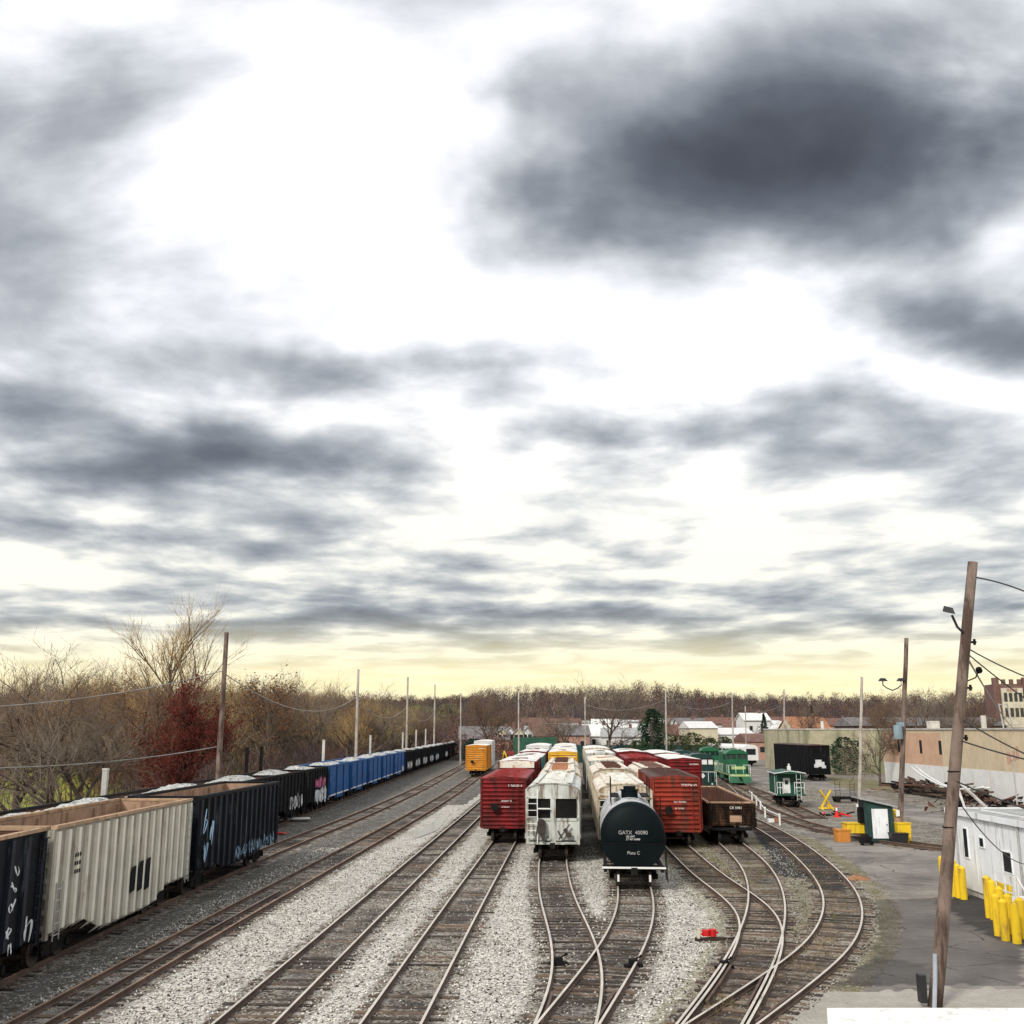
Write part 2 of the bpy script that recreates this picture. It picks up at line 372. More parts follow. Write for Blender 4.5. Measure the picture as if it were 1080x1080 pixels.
for ti, (k, P) in enumerate(TR.items()):
    kind, lab = track_info[k]
    root = thing('railway_track', lab, 'railway track', (0,0,0), 0, 'yard tracks')
    mt = [M_railside, M_railshiny] if kind == 'shiny' else [M_railside, M_railrust]
    for s in (-1, 1):
        link('rail', sweep(offs(P, s*HG), RP, 'rail', mt, .02+ti*.0013), root)
    # ties: march along the line, evenly spaced
    acc = 0; spots = []; nxt = 0
    for i in range(len(P)-1):
        d = P[i+1]-P[i]; L = d.length
        while nxt < acc+L:
            p = P[i]+d*((nxt-acc)/L); spots.append((p.x, p.y, math.atan2(d.y, d.x)-math.pi/2)); nxt += .56+random.uniform(-.04,.04)
        acc += L
    vis = [s for s in spots if s[1] > 20.5 and abs(s[0]) < s[1]*.53+1]
    rest = [s for s in spots if s not in set(vis)]
    vis.sort(key=lambda s: s[1])
    for x, y, a in vis[:100]:
        link('tie', tieme, root, (x+random.uniform(-.12,.12), y, ti*.0012+random.uniform(-.04,.012)), a+random.uniform(-.04,.04), (random.uniform(.93,1.04), random.uniform(.75,1.1), 1))
    mb = MB()
    for x, y, a in vis[100:]+[s for s in rest if s[1] > 15]:
        c, s_ = math.cos(a), math.sin(a); z = ti*.0012+random.uniform(-.04,.012); x += random.uniform(-.12,.12)
        vs = [(x+c*u-s_*w, y+s_*u+c*w, zz+z) for zz in (-.05, .016) for u, w in ((-1.22,-.115),(1.22,-.115),(1.22,.115),(-1.22,.115))]
        mb.add(vs, [(4,5,6,7),(0,1,5,4),(1,2,6,5),(2,3,7,6),(3,0,4,7)])
    if mb.v: tag(link('tie', mb.mesh('ties', M_tie), root), kind='stuff')

def spot(tr, Y, L):
    P = TR[tr]; i = min(range(len(P)), key=lambda k: abs(P[k].y-Y)+(0 if P[k].y >= Y-2 else 5)); 
    # exact start
    j = i
    while j > 0 and P[j].y > Y: j -= 1
    a = P[j]+(P[min(j+1, len(P)-1)]-P[j])*max(0, min(1, (Y-P[j].y)/max(.01, P[min(j+1, len(P)-1)].y-P[j].y)))
    acc = 0; b = a; q = j+1
    while q < len(P):
        d = (P[q]-b).length
        if acc+d >= L: b = b+(P[q]-b).normalized()*(L-acc); break
        acc += d; b = P[q]; q += 1
    else:
        b = a+(b-a).normalized()*L
    m = (a+b)/2; return (m.x, m.y, .17), math.atan2(b.y-a.y, b.x-a.x)

# ---------------------------------------------------------------- ground sheet
def sstep(x, a, b):
    t = np.clip((x-a)/(b-a), 0, 1); return t*t*(3-2*t)
def hz(x, y):
    x = np.asarray(x, float); y = np.asarray(y, float)
    h = 5*sstep(y, 260, 420)+25*sstep(y, 430, 1000)-26*sstep(y, 1020, 1300)
    h += (2.5*np.sin(x*.006+1.3)+1.8*np.sin(x*.013+.4))*sstep(y, 500, 950)
    h += 4*sstep(-x, 250, 600)*sstep(y, 150, 400)
    return h
def hzf(x, y): return float(hz(x, y))
xs = list(np.arange(-34, 46.01, .3)); d = .3
a = xs[0]; left = []
while a > -2200: d *= 1.13; a -= d; left.append(a)
d = .3; a = xs[-1]; right = []
while a < 2200: d *= 1.13; a += d; right.append(a)
xs = np.array(left[::-1]+xs+right)
ys = list(np.arange(14, 100.01, .3)); d = .3; a = ys[-1]
while a < 3500: d *= 1.025; a += d; ys.append(a)
ys = np.array([-400, -150, -60, -25, -8, 0, 5, 9, 11.5, 13]+ys)
GX, GY = np.meshgrid(xs, ys); gx = GX.ravel(); gy = GY.ravel()
tp = np.array([(p.x, p.y) for P in TR.values() for p in P])
dist = np.full(gx.shape, 1e3)
near = np.where((gx > -75) & (gx < 70) & (gy < 450))[0]
for c in range(0, len(near), 4000):
    ix = near[c:c+4000]
    dd = (gx[ix, None]-tp[None, :, 0])**2+(gy[ix, None]-tp[None, :, 1])**2
    dist[ix] = np.sqrt(dd.min(1))
jx = gx+NR.randn(len(gx))*.12; jy = gy+NR.randn(len(gx))*.12
def inpoly(poly):
    r = np.zeros(len(gx), bool); n = len(poly)
    for i in range(n):
        x1, y1 = poly[i]; x2, y2 = poly[(i+1) % n]
        if y1 == y2: continue
        c = ((y1 > jy) != (y2 > jy)) & (jx < (x2-x1)*(jy-y1)/(y2-y1)+x1); r ^= c
    return r.astype(float)
def pxpoly(pp): return inpoly([G(x, y) for x, y in pp])
def xat(tr, y):
    P = TR[tr]; py = np.array([p.y for p in P]); px = np.array([p.x for p in P]); o = np.argsort(py)
    return np.interp(y, py[o], px[o])
bed = 1-sstep(dist, .8, 1.9); cen = 1-sstep(dist, .35, .85)
rx = xat('rusty', gy)
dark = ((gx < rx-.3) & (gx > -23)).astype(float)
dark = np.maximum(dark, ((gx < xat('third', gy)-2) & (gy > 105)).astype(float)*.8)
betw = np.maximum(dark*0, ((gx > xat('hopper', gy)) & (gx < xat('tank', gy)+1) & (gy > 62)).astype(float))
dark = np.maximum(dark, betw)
loopx = xat('loop', gy)
LP = [(p.x+2.6, p.y) for p in offs(TR['loop'], 0)]
ox = xat('oxide', gy)
dirt = (gx > ox+.2).astype(float)*sstep(gy, 20, 34)*.82
dirt = np.maximum(dirt, ((gx > ox-3.0) & (gx < ox+1)).astype(float)*.42)
loop_r = offs(TR['loop'], 2.0)
asph_poly = [(p.x, p.y) for p in loop_r if p.y > 27]+[(60, 235), (60, 12), (4.5, 12), (9.0, 27)]
asph = inpoly(asph_poly)
dirt = np.maximum(dirt, (gx > 3).astype(float)*(gy > 88))
asph = asph*(1-((gx > 24)&(gy > 67)).astype(float))*(1-(gy > 80))
road = pxpoly([(852,818),(905,836),(960,848),(1004,862),(1080,885),(1080,905),(1004,878),(930,852),(880,836),(830,824)])
yard = pxpoly([(786,812),(850,806),(880,824),(800,828)])+pxpoly([(700,806),(812,795),(840,812),(795,820)])*.7
asph = np.maximum(asph, np.maximum(road, np.clip(yard, 0, 1)*.8))
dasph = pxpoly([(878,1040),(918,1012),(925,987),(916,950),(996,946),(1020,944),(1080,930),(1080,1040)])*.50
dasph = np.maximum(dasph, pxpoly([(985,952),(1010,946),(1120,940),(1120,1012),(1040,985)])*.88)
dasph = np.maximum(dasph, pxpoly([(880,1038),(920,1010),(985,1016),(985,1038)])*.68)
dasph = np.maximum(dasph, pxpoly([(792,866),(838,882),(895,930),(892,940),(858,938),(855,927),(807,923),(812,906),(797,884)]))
conc = pxpoly([(838,1046),(1080,1041),(1200,1041),(1200,1200),(760,1200)])
dirtstrip = pxpoly([(792,838),(860,868),(1000,880),(1000,895),(930,884),(880,885),(820,870)])*.9
asph = asph*(1-dirtstrip*.8)
grass = ((gx < -27-2*np.sin(gy*.2)) & (gy > 5)).astype(float)
grass = np.maximum(grass, (gy > 290).astype(float))
grass = np.maximum(grass, (gx > 92).astype(float))
moss = pxpoly([(850,818),(935,824),(960,832),(900,832),(850,826)])
lr_ = gx-loopx; moss = np.maximum(moss, ((dist < 2.2) & (gx > ox-2) & (gy < 75))*.55)
edge = np.clip(1-np.abs(lr_-1.9)/.9, 0, 1)*(gy > 30)*(gy < 75); dasph_edge = edge
moss = np.maximum(moss, (1-sstep(np.abs(gx-10.6), .6, 2.2))*(gy > 50)*(gy < 72)*.9)
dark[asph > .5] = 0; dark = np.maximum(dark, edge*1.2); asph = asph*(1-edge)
one = np.ones(len(gx))
A = np.stack([bed, cen, dark, one], 1); B = np.stack([dirt, asph, dasph, one], 1); Cc = np.stack([grass, conc, moss, one], 1)
lawn = ((gx < -30) & (gy > 60)).astype(float)*sstep(-gx, 32, 44)
Dd = np.stack([lawn, one*0, one*0, one], 1)
gz = hz(gx, gy)
gz += (np.sin(gx*1.7+np.sin(gy*1.1)*2)*np.sin(gy*1.3+gx*.4)*.018-.006)*(1-bed)*(gy < 150)
gz -= .012*(1-bed)*0
ny, nx = GX.shape
ii = (np.arange(ny-1)[:, None]*nx+np.arange(nx-1)[None, :]).ravel()
gf = np.stack([ii, ii+1, ii+nx+1, ii+nx], 1)

m, K, b = newmat('yard_ground')
geo = K.n('ShaderNodeNewGeometry').outputs['Position']
def attr(nm):
    a_ = K.n('ShaderNodeAttribute', attribute_name=nm); s_ = K.n('ShaderNodeSeparateColor'); K.nt.links.new(a_.outputs['Color'], s_.inputs[0]); return s_.outputs
aA, aB, aC, aD = attr('mask_a'), attr('mask_b'), attr('mask_c'), attr('mask_d')
nb = K.noise(geo, 1.3, 6, .7); nl = K.noise(geo, .16, 4, .6); nf = K.noise(geo, 7, 5, .7); nm = K.noise(geo, .55, 5, .65, .4)
def soft(mk, w=.75, nn=None, lo=.36, hi=.64):
    e = K.math('ADD', mk, K.math('MULTIPLY', K.math('SUBTRACT', nn or nb, .5), w)); return K.ramp(e, lo, hi)
def vor(sc):
    v = K.n('ShaderNodeTexVoronoi'); K.nt.links.new(geo, v.inputs['Vector']); v.inputs['Scale'].default_value = sc
    s_ = K.n('ShaderNodeSeparateColor'); K.nt.links.new(v.outputs['Color'], s_.inputs[0]); return s_.outputs, v.outputs['Distance']
vc, vd = vor(13); vc2, vd2 = vor(7.5)
light = K.mix(vc[0], (.34,.315,.275), (.82,.785,.71))
light = K.mix(K.ramp(vc[1], .80, .9), light, (.085,.08,.075))
light = K.mix(K.math('MULTIPLY', K.ramp(nm, .48, .68), .5), light, K.mix(vc[2], (.15,.132,.11), (.42,.38,.33)))
light = K.mix(K.math('MULTIPLY', K.ramp(nl, .55, .7), .35), light, (.30,.25,.19))
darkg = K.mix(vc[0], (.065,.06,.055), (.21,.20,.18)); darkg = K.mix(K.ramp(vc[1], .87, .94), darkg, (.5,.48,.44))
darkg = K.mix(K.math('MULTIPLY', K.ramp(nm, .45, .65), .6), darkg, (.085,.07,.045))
bedc = K.mix(vc[0], (.13,.108,.088), (.44,.39,.33)); bedc = K.mix(K.ramp(vc[2], .72, .85), bedc, (.05,.042,.035))
bedc = K.mix(K.math('MULTIPLY', soft(aC[2], 1.0, nm), .5), bedc, K.mix(nb, (.13,.095,.05), (.34,.27,.16))); bedc = K.mix(K.math('MULTIPLY', K.ramp(nb, .5, .62), .6), bedc, K.mix(vc[2], (.34,.31,.27), (.62,.59,.54)))
bedc = K.mix(K.math('MULTIPLY', K.ramp(nm, .60, .72), .6), bedc, (.24,.17,.07))
oil = K.math('MULTIPLY', aA[1], K.ramp(nl, .40, .60)); bedc = K.mix(K.math('MULTIPLY', oil, .82), bedc, (.032,.03,.032))
dirtc = K.mix(nb, (.085,.068,.05), (.25,.215,.175)); dirtc = K.mix(K.ramp(vc[1], .78, .88), dirtc, (.42,.40,.36)); dirtc = K.mix(K.math('MULTIPLY', K.ramp(nm, .5, .65), .55), dirtc, light)
dirtc = K.mix(K.math('MULTIPLY', K.ramp(nf, .60, .68), .8), dirtc, (.04,.033,.026))
asc = K.mix(K.ramp(nl,.3,.65), (.13,.12,.11), (.31,.28,.25)); asc = K.mix(K.math('MULTIPLY', K.ramp(nb, .5, .7), .5), asc, (.37,.345,.31)); asc = K.mix(K.math('MULTIPLY', K.ramp(nf, .56, .7), .4), asc, (.10,.095,.09))
stre = K.noise(K.vmap(geo, (.25, 1.4, 1)), 1.2, 6, .7, .5); asc = K.mix(K.math('MULTIPLY', K.ramp(stre, .54, .66), .6), asc, (.095,.09,.085))
asc = K.mix(K.math('MULTIPLY', K.ramp(stre, .70, .74), .8), asc, (.5,.48,.45))
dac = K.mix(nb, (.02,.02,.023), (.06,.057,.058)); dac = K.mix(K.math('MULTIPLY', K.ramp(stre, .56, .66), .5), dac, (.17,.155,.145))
grc = K.mix(nb, (.085,.068,.055), (.15,.12,.09)); grc = K.mix(K.math('MULTIPLY', aD[0], K.ramp(nl, .3, .55)), grc, K.mix(nb, (.20,.29,.05), (.48,.44,.11)))
coc = K.mix(nb, (.26,.235,.20), (.52,.48,.42)); coc = K.mix(K.math('MULTIPLY', K.ramp(nf, .55, .68), .5), coc, (.16,.15,.13))
mossc = K.mix(nb, (.10,.10,.035), (.30,.26,.10))
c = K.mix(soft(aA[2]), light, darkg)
c = K.mix(soft(aB[0], .9), c, dirtc)
c = K.mix(soft(aC[0], .6), c, grc)
c = K.mix(K.math('MULTIPLY', soft(aC[2], 1.2, nf), .55), c, mossc)
eb = K.math('ADD', K.math('MULTIPLY', nb, .55), K.math('MULTIPLY', nm, .45)); c = K.mix(soft(aA[0], 1.9, eb, .32, .68), c, bedc)
c = K.mix(soft(aB[1], .55), c, asc)
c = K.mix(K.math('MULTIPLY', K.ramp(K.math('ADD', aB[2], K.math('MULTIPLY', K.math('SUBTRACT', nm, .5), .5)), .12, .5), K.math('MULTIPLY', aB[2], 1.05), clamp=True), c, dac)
crk = K.n('ShaderNodeTexVoronoi', feature='DISTANCE_TO_EDGE'); K.nt.links.new(K.vmap(geo, (.28,.42,1)), crk.inputs['Vector']); crk.inputs['Scale'].default_value = 1.0
c = K.mix(K.math('MULTIPLY', K.math('MULTIPLY', K.ramp(crk.outputs['Distance'], .016, .004), K.ramp(nb,.42,.55)), K.math('MULTIPLY', aB[1], .8)), c, (.03,.03,.03))
c = K.mix(soft(aC[1], .3), c, coc)
K.nt.links.new(c, b.inputs['Base Color']); b.inputs['Specular IOR Level'].default_value = .08
rg = K.mix(soft(aB[2], .35), (.95,.95,.95), (.85,.85,.85)); K.nt.links.new(rg, b.inputs['Roughness'])
hgt = K.math('ADD', K.math('MULTIPLY', K.math('SUBTRACT', .6, vd), K.math('SUBTRACT', 1.0, K.math('MAXIMUM', aB[1], aB[2]))), K.math('MULTIPLY', nf, .5))
bp = K.n('ShaderNodeBump', ins={'Strength': .75, 'Distance': .06}); K.nt.links.new(hgt, bp.inputs['Height']); K.nt.links.new(bp.outputs[0], b.inputs['Normal'])
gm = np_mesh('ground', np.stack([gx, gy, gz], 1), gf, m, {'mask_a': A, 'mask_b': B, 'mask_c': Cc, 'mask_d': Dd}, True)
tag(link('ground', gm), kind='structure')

# puddle of standing water and snow-bright plank between the tracks
mw, K2, bw = newmat('puddle_water'); bw.inputs['Base Color'].default_value = (.25, .24, .22, 1); bw.inputs['Roughness'].default_value = .12
bw.inputs['Specular IOR Level'].default_value = .9
def blob(pts, z, n=3):
    P = [Vector((x, y)) for x, y in pts]
    for _ in range(n):
        q = []
        for i in range(len(P)):
            a_, b_ = P[i], P[(i+1) % len(P)]; q += [a_*.75+b_*.25, a_*.25+b_*.75]
        P = q
    return [(p.x, p.y, z) for p in P]
for pp in ([(436,882),(446,874),(458,866),(470,858),(476,857),(468,868),(462,876),(448,881),(438,885)], ):
    mb = MB(); pts = blob([G(x, y) for x, y in pp], .022); mb.add(pts, [tuple(range(len(pts)))])
    tag(link('puddle', mb.mesh('puddle', mw, recalc=False)), kind='structure')
# ---------------------------------------------------------------- sky and light
W = bpy.data.worlds.new('World'); S.world = W; W.use_nodes = True
W.cycles.sampling_method = 'MANUAL'; W.cycles.sample_map_resolution = 256
S.cycles.max_bounces = 5; S.cycles.diffuse_bounces = 2; S.cycles.glossy_bounces = 2
K = N(W.node_tree); bg = W.node_tree.nodes['Background']
SE, SA = R(36), R(-148)                     # sun elevation, azimuth from +Y (towards -X)
tcn = K.n('ShaderNodeTexCoord').outputs['Generated']
sx = K.n('ShaderNodeSeparateXYZ'); K.nt.links.new(tcn, sx.inputs[0]); X, Y, Z = sx.outputs
sky = K.n('ShaderNodeTexSky', sky_type='NISHITA'); sky.sun_disc = False; sky.sun_elevation = SE; sky.sun_rotation = SA
ay = K.math('MAXIMUM', K.math('ABSOLUTE', Y), .18)
u = K.math('DIVIDE', X, ay); v = K.math('DIVIDE', K.math('MAXIMUM', Z, 0.0), ay)
uvw = K.n('ShaderNodeCombineXYZ'); K.nt.links.new(u, uvw.inputs[0]); K.nt.links.new(v, uvw.inputs[1]); uv = uvw.outputs[0]
# cloud deck as a plane overhead: noise in (x/z, y/z)
zz = K.math('ADD', K.math('MAXIMUM', Z, 0.0), .07)
pl = K.n('ShaderNodeCombineXYZ'); K.nt.links.new(K.math('DIVIDE', X, zz), pl.inputs[0]); K.nt.links.new(K.math('DIVIDE', ay, zz), pl.inputs[1]); P3 = pl.outputs[0]
f1 = K.noise(K.vmap(P3, (.9, .85, 1), (3.1, 1.7, 0)), .70, 5, .52, .1)
f2 = K.noise(K.vmap(P3, (1.1, 1.0, 1), (9.4, 4.2, 2)), 1.9, 6, .52, .15)
f3 = K.noise(K.vmap(uv, (1, 1.6, 1), (2, 7, 0)), 3.3, 6, .52, .25)
wn = K.n('ShaderNodeTexNoise'); K.nt.links.new(uv, wn.inputs['Vector']); wn.inputs['Scale'].default_value = 3.4; wn.inputs['Detail'].default_value = 4; wn.inputs['Roughness'].default_value = .6
wv = K.n('ShaderNodeVectorMath', operation='SUBTRACT'); K.nt.links.new(wn.outputs['Color'], wv.inputs[0]); wv.inputs[1].default_value = (.5,.5,.5)
wv2 = K.n('ShaderNodeVectorMath', operation='MULTIPLY'); K.nt.links.new(wv.outputs[0], wv2.inputs[0]); wv2.inputs[1].default_value = (.34,.14,0)
wa = K.n('ShaderNodeVectorMath', operation='ADD'); K.nt.links.new(uv, wa.inputs[0]); K.nt.links.new(wv2.outputs[0], wa.inputs[1]); WUV = wa.outputs[0]
ELL = [ # cloud masses of that sky: position, size, tilt, density
 (845,145,270,100,-8,.90),(770,180,190,52,-12,.75),(890,135,190,50,-8,.75),(740,245,150,45,-8,.25),(985,190,140,60,0,.35),(1010,350,160,38,6,.9),(940,285,220,55,5,.25),
 (40,240,170,150,0,.34),(20,150,130,70,0,.14),(430,395,190,34,-6,.8),(250,395,120,26,0,.25),(190,487,270,32,3,.85),(40,430,120,30,0,.30),(330,500,110,20,0,.3),
 (650,475,150,30,0,.95),(520,440,80,30,0,.25),(850,440,110,30,-4,.48),(960,500,160,60,0,.22),(60,545,190,24,0,.48),(310,575,170,18,0,.40),(540,545,110,20,0,.34),(580,572,120,18,0,.34),
 (1050,555,90,26,0,.4),(560,606,160,16,0,.30),(270,650,330,20,0,.40),(560,650,230,18,0,.40),(860,610,260,18,0,.28),(960,650,200,16,0,.30),(300,105,90,50,0,.16),(560,100,60,36,0,.22),(740,580,150,14,0,.3),(130,620,160,14,0,.22),(720,680,200,12,0,.18),
 (1000,40,190,60,0,.2),(90,30,150,80,0,.12),
 (330,235,230,210,20,-.46),(480,60,160,110,0,-.2),(700,330,260,60,-5,-.34),(1050,240,60,34,0,-.5),(700,400,220,30,0,-.25),(170,420,90,22,0,-.3),(560,500,260,16,0,-.15),(880,540,130,30,0,-.3),(760,520,120,40,0,-.3),(100,600,300,18,0,-.2),(500,625,260,10,0,-.2)]
tot = None
for cx, cy, rx_, ry_, rot, amp in ELL:
    amp *= .85 if amp > 0 else .30
    A_, Y_, Z_ = ray(cx, cy); cu, cv = A_/Y_, Z_/Y_; k = 1/F/Y_
    ru = rx_*k; rv = ry_*k*1.08/Y_
    mp = K.n('ShaderNodeMapping', vector_type='TEXTURE'); K.nt.links.new(WUV, mp.inputs[0])
    mp.inputs[1].default_value = (cu, cv, 0); mp.inputs[2].default_value = (0, 0, R(-rot)); mp.inputs[3].default_value = (ru*1.6, rv*1.6, 1)
    g = K.n('ShaderNodeTexGradient', gradient_type='SPHERICAL'); K.nt.links.new(mp.outputs[0], g.inputs[0])
    t = K.math('MULTIPLY', K.ramp(g.outputs['Fac'], 0, 1.0), amp)
    tot = t if tot is None else K.math('ADD', tot, t)
low = K.ramp(v, .75, .12)                    # more of the fine deck low down
dn = K.math('ADD', K.math('MULTIPLY', K.math('SUBTRACT', f1, .5), K.math('ADD', .5, K.math('MULTIPLY', low, .5))), K.math('MULTIPLY', K.math('SUBTRACT', f2, .5), K.math('ADD', .25, K.math('MULTIPLY', low, 1.75))))
dn = K.math('ADD', dn, K.math('MULTIPLY', K.math('SUBTRACT', f3, .5), K.math('SUBTRACT', 1.35, K.math('MULTIPLY', low, .6))))
tot = K.math('MULTIPLY', tot, K.math('ADD', .12, K.math('MULTIPLY', K.math('ADD', f3, K.math('MULTIPLY', K.math('SUBTRACT', f2, .5), .4)), 1.76)))
dens = K.math('ADD', K.math('ADD', tot, dn), .095)
dens = K.math('MULTIPLY', dens, K.ramp(v, .02, .075))
cr = K.n('ShaderNodeValToRGB'); dens = K.math('MAXIMUM', dens, 0.0); K.nt.links.new(K.math('DIVIDE', dens, K.math('ADD', dens, .95)), cr.inputs[0]); e = cr.color_ramp
e.interpolation = 'LINEAR'
e.elements[0].position = 0; e.elements[0].color = (.98, .98, .98, 1); e.elements[1].position = 1.0; e.elements[1].color = (.03, .034, .048, 1)
for p_, c_ in ((.05, (.93,.93,.94)), (.11, (.82,.83,.855)), (.20, (.645,.665,.695)), (.31, (.43,.453,.485)), (.42, (.255,.275,.305)), (.56, (.125,.137,.160)), (.72, (.06,.065,.078))):
    q = e.elements.new(p_); q.color = (*c_, 1)
warm = K.math('MULTIPLY', K.ramp(v, .42, .06), K.math('SUBTRACT', 1.0, K.math('MULTIPLY', dens, 1.6), clamp=True))
tintc = K.mix(warm, (.985,.99,1.0), (1.0,.962,.81))
cl = K.mix(1.0, cr.outputs[0], tintc, 'MULTIPLY')
hor = K.math('MULTIPLY', K.ramp(v, .12, .03), K.math('ADD', .45, K.math('MULTIPLY', f2, 1.0)), clamp=True); cl = K.mix(K.math('MULTIPLY', hor, .85), cl, (.97,.85,.47))
skd = K.mix(1.0, sky.outputs[0], (.1,.1,.1), 'MULTIPLY')
fin = K.mix(.94, skd, cl)
K.nt.links.new(fin, bg.inputs['Color']); bg.inputs['Strength'].default_value = 1.0
sun = bpy.data.lights.new('sun', 'SUN'); sun.energy = 2.3; sun.angle = R(11); sun.color = (1, .95, .86)
so = bpy.data.objects.new('sun', sun); COL.objects.link(so)
sd = Vector((math.sin(SA)*math.cos(SE), math.cos(SA)*math.cos(SE), math.sin(SE)))
so.rotation_euler = sd.to_track_quat('Z', 'Y').to_euler(); so.location = (0, 0, 60)

# ---------------------------------------------------------------- rolling stock (local: x = along, -x = end facing the bridge; z=0 at rail top)
def truck(parent, x, key='', mat=None):
    def f(mb):
        for s in (-1, 1):
            mb.pry([(-1.15,.42),(-.9,.62),(-.35,.72),(.35,.72),(.9,.62),(1.15,.42),(1.0,.34),(.45,.26),(-.45,.26),(-1.0,.34)], s*.98-.07, s*.98+.07)
            mb.box(-.22, .22, s*.98-.10, s*.98+.10, .28, .55)
            for q in (-.87, .87): mb.cyl((q, s*.90, .44), (q, s*1.12, .44), .13, 8)
        mb.box(-.2, .2, -1.0, 1.0, .45, .8)
    t = part('truck', 'truck', f, M_under, parent, (x, 0, 0))
    def w(mb):
        mb.cyl((0,-.8,.44), (0,.8,.44), .08, 8)
        for s in (-1, 1):
            mb.cyl((0, s*.68, .44), (0, s*.82, .44), .44, 20); mb.cyl((0, s*.66, .44), (0, s*.69, .44), .47, 20)
    for q in (-.87, .87): part('wheelset', 'wheelset', w, M_wheel, t, (q, 0, 0))
def coupler(parent, x, s):
    def f(mb):
        mb.box(0, .62, -.07, .07, .76, .92); mb.box(.5, .78, -.14, .14, .70, .98); mb.cyl((.2,.25,.7), (.75,.3,.45), .03, 6)
    part('coupler', 'coupler', f, M_under, parent, (x, 0, 0), 0 if s > 0 else math.pi)
def undercarriage(root, L, z=1.05, W=2.6):
    def f(mb):
        mb.box(-L/2+.1, L/2-.1, -.3, .3, .72, z); mb.box(-L/2+.05, -L/2+.3, -W/2, W/2, .82, z); mb.box(L/2-.3, L/2-.05, -W/2, W/2, .82, z)
        for q in (-.3, 0, .3): mb.box(q*L-.08, q*L+.08, -W/2, W/2, .85, z)
        mb.cyl((-.6,.7,.7), (.6,.7,.7), .22, 8); mb.box(.9, 1.3, -.9, -.5, .5, .9)
    part(('uc', round(L,1), z), 'underframe', f, M_under, root)
    for s in (-1, 1): truck(root, s*(L/2-1.75)); coupler(root, s*(L/2-.05), s)
def ladder(mb, x, y, z0, z1, w=.42, along='y', m=0, st=.36, off=.05):
    n = int((z1-z0)/st)
    if along == 'y':
        for q in (-w/2, w/2): mb.beam((x, y+q, z0), (x, y+q, z1), .03, .03, m)
        for i in range(n): mb.beam((x, y-w/2, z0+st*(i+.5)), (x, y+w/2, z0+st*(i+.5)), .03, .03, m)
    else:
        for q in (-w/2, w/2): mb.beam((x+q, y, z0), (x+q, y, z1), .03, .03, m)
        for i in range(n): mb.beam((x-w/2, y, z0+st*(i+.5)), (x+w/2, y, z0+st*(i+.5)), .03, .03, m)
def marks(mb, x, y0, y1, z, h, rnd, m=0, gap=.05):          # a line of small stencilled characters on an end wall
    y = y0
    while y < y1:
        w = h*rnd.uniform(.45, .7)
        k = rnd.random()
        mb.box(x, x+.006, y, y+w*.3, z, z+h, m)
        if k < .5: mb.box(x, x+.006, y+w*.3, y+w, z+h*.75, z+h, m)
        if k > .3: mb.box(x, x+.006, y+w*.3, y+w, z, z+h*.25, m)
        if k > .6: mb.box(x, x+.006, y+w*.7, y+w, z+h*.25, z+h*.75, m)
        y += w+h*.22
        if rnd.random() < .12: y += h*.6
def graffiti(root, key, x0, x1, z0, z1, y, mats, seed=1, bulk=.5, name='graffiti'):
    """hand-sprayed scrawl on the side facing the yard: one looping thick stroke per letter"""
    rn = random.Random(seed)
    for mi, mt in enumerate(mats):
        def f(mb):
            H = z1-z0; n = max(1, int((x1-x0)/max(.45, H*.55))); wl = (x1-x0)/n; j = 0
            for i in range(n):
                cx = x0+wl*(i+.5); K_ = rn.randrange(4, 7)
                P = [Vector((cx+rn.uniform(-.5,.5)*wl*1.15, z0+H*(.5+.5*math.cos(q*2.4+i))*rn.uniform(.8,1)+rn.uniform(0,.1))) for q in range(K_)]
                S_ = []
                for q in range(len(P)-1):
                    a_, b_ = P[max(q-1,0)], P[q]; c_, d_ = P[q+1], P[min(q+2,len(P)-1)]
                    for t in np.linspace(0, 1, 6)[:-1]: S_.append(.5*((2*b_)+(c_-a_)*t+(2*a_-5*b_+4*c_-d_)*t*t+(3*b_-a_-3*c_+d_)*t**3))
                wd = H*(.11+.09*bulk)*(1 if mi == 0 else .4)
                vs = []
                for q, p in enumerate(S_):
                    d = (S_[min(q+1,len(S_)-1)]-S_[max(q-1,0)]); d = d.normalized() if d.length > 1e-6 else Vector((1,0)); nn = Vector((-d.y,d.x))*wd*(.6+.4*math.sin(q*.9+i)); j += 1
                    yy = y+mi*-.006-j*.00012
                    vs += [(p.x+nn.x, yy, p.y+nn.y), (p.x-nn.x, yy, p.y-nn.y)]
                mb.add(vs, [(2*q, 2*q+1, 2*q+3, 2*q+2) for q in range(len(S_)-1)])
        part(None, name, f, mt, root)
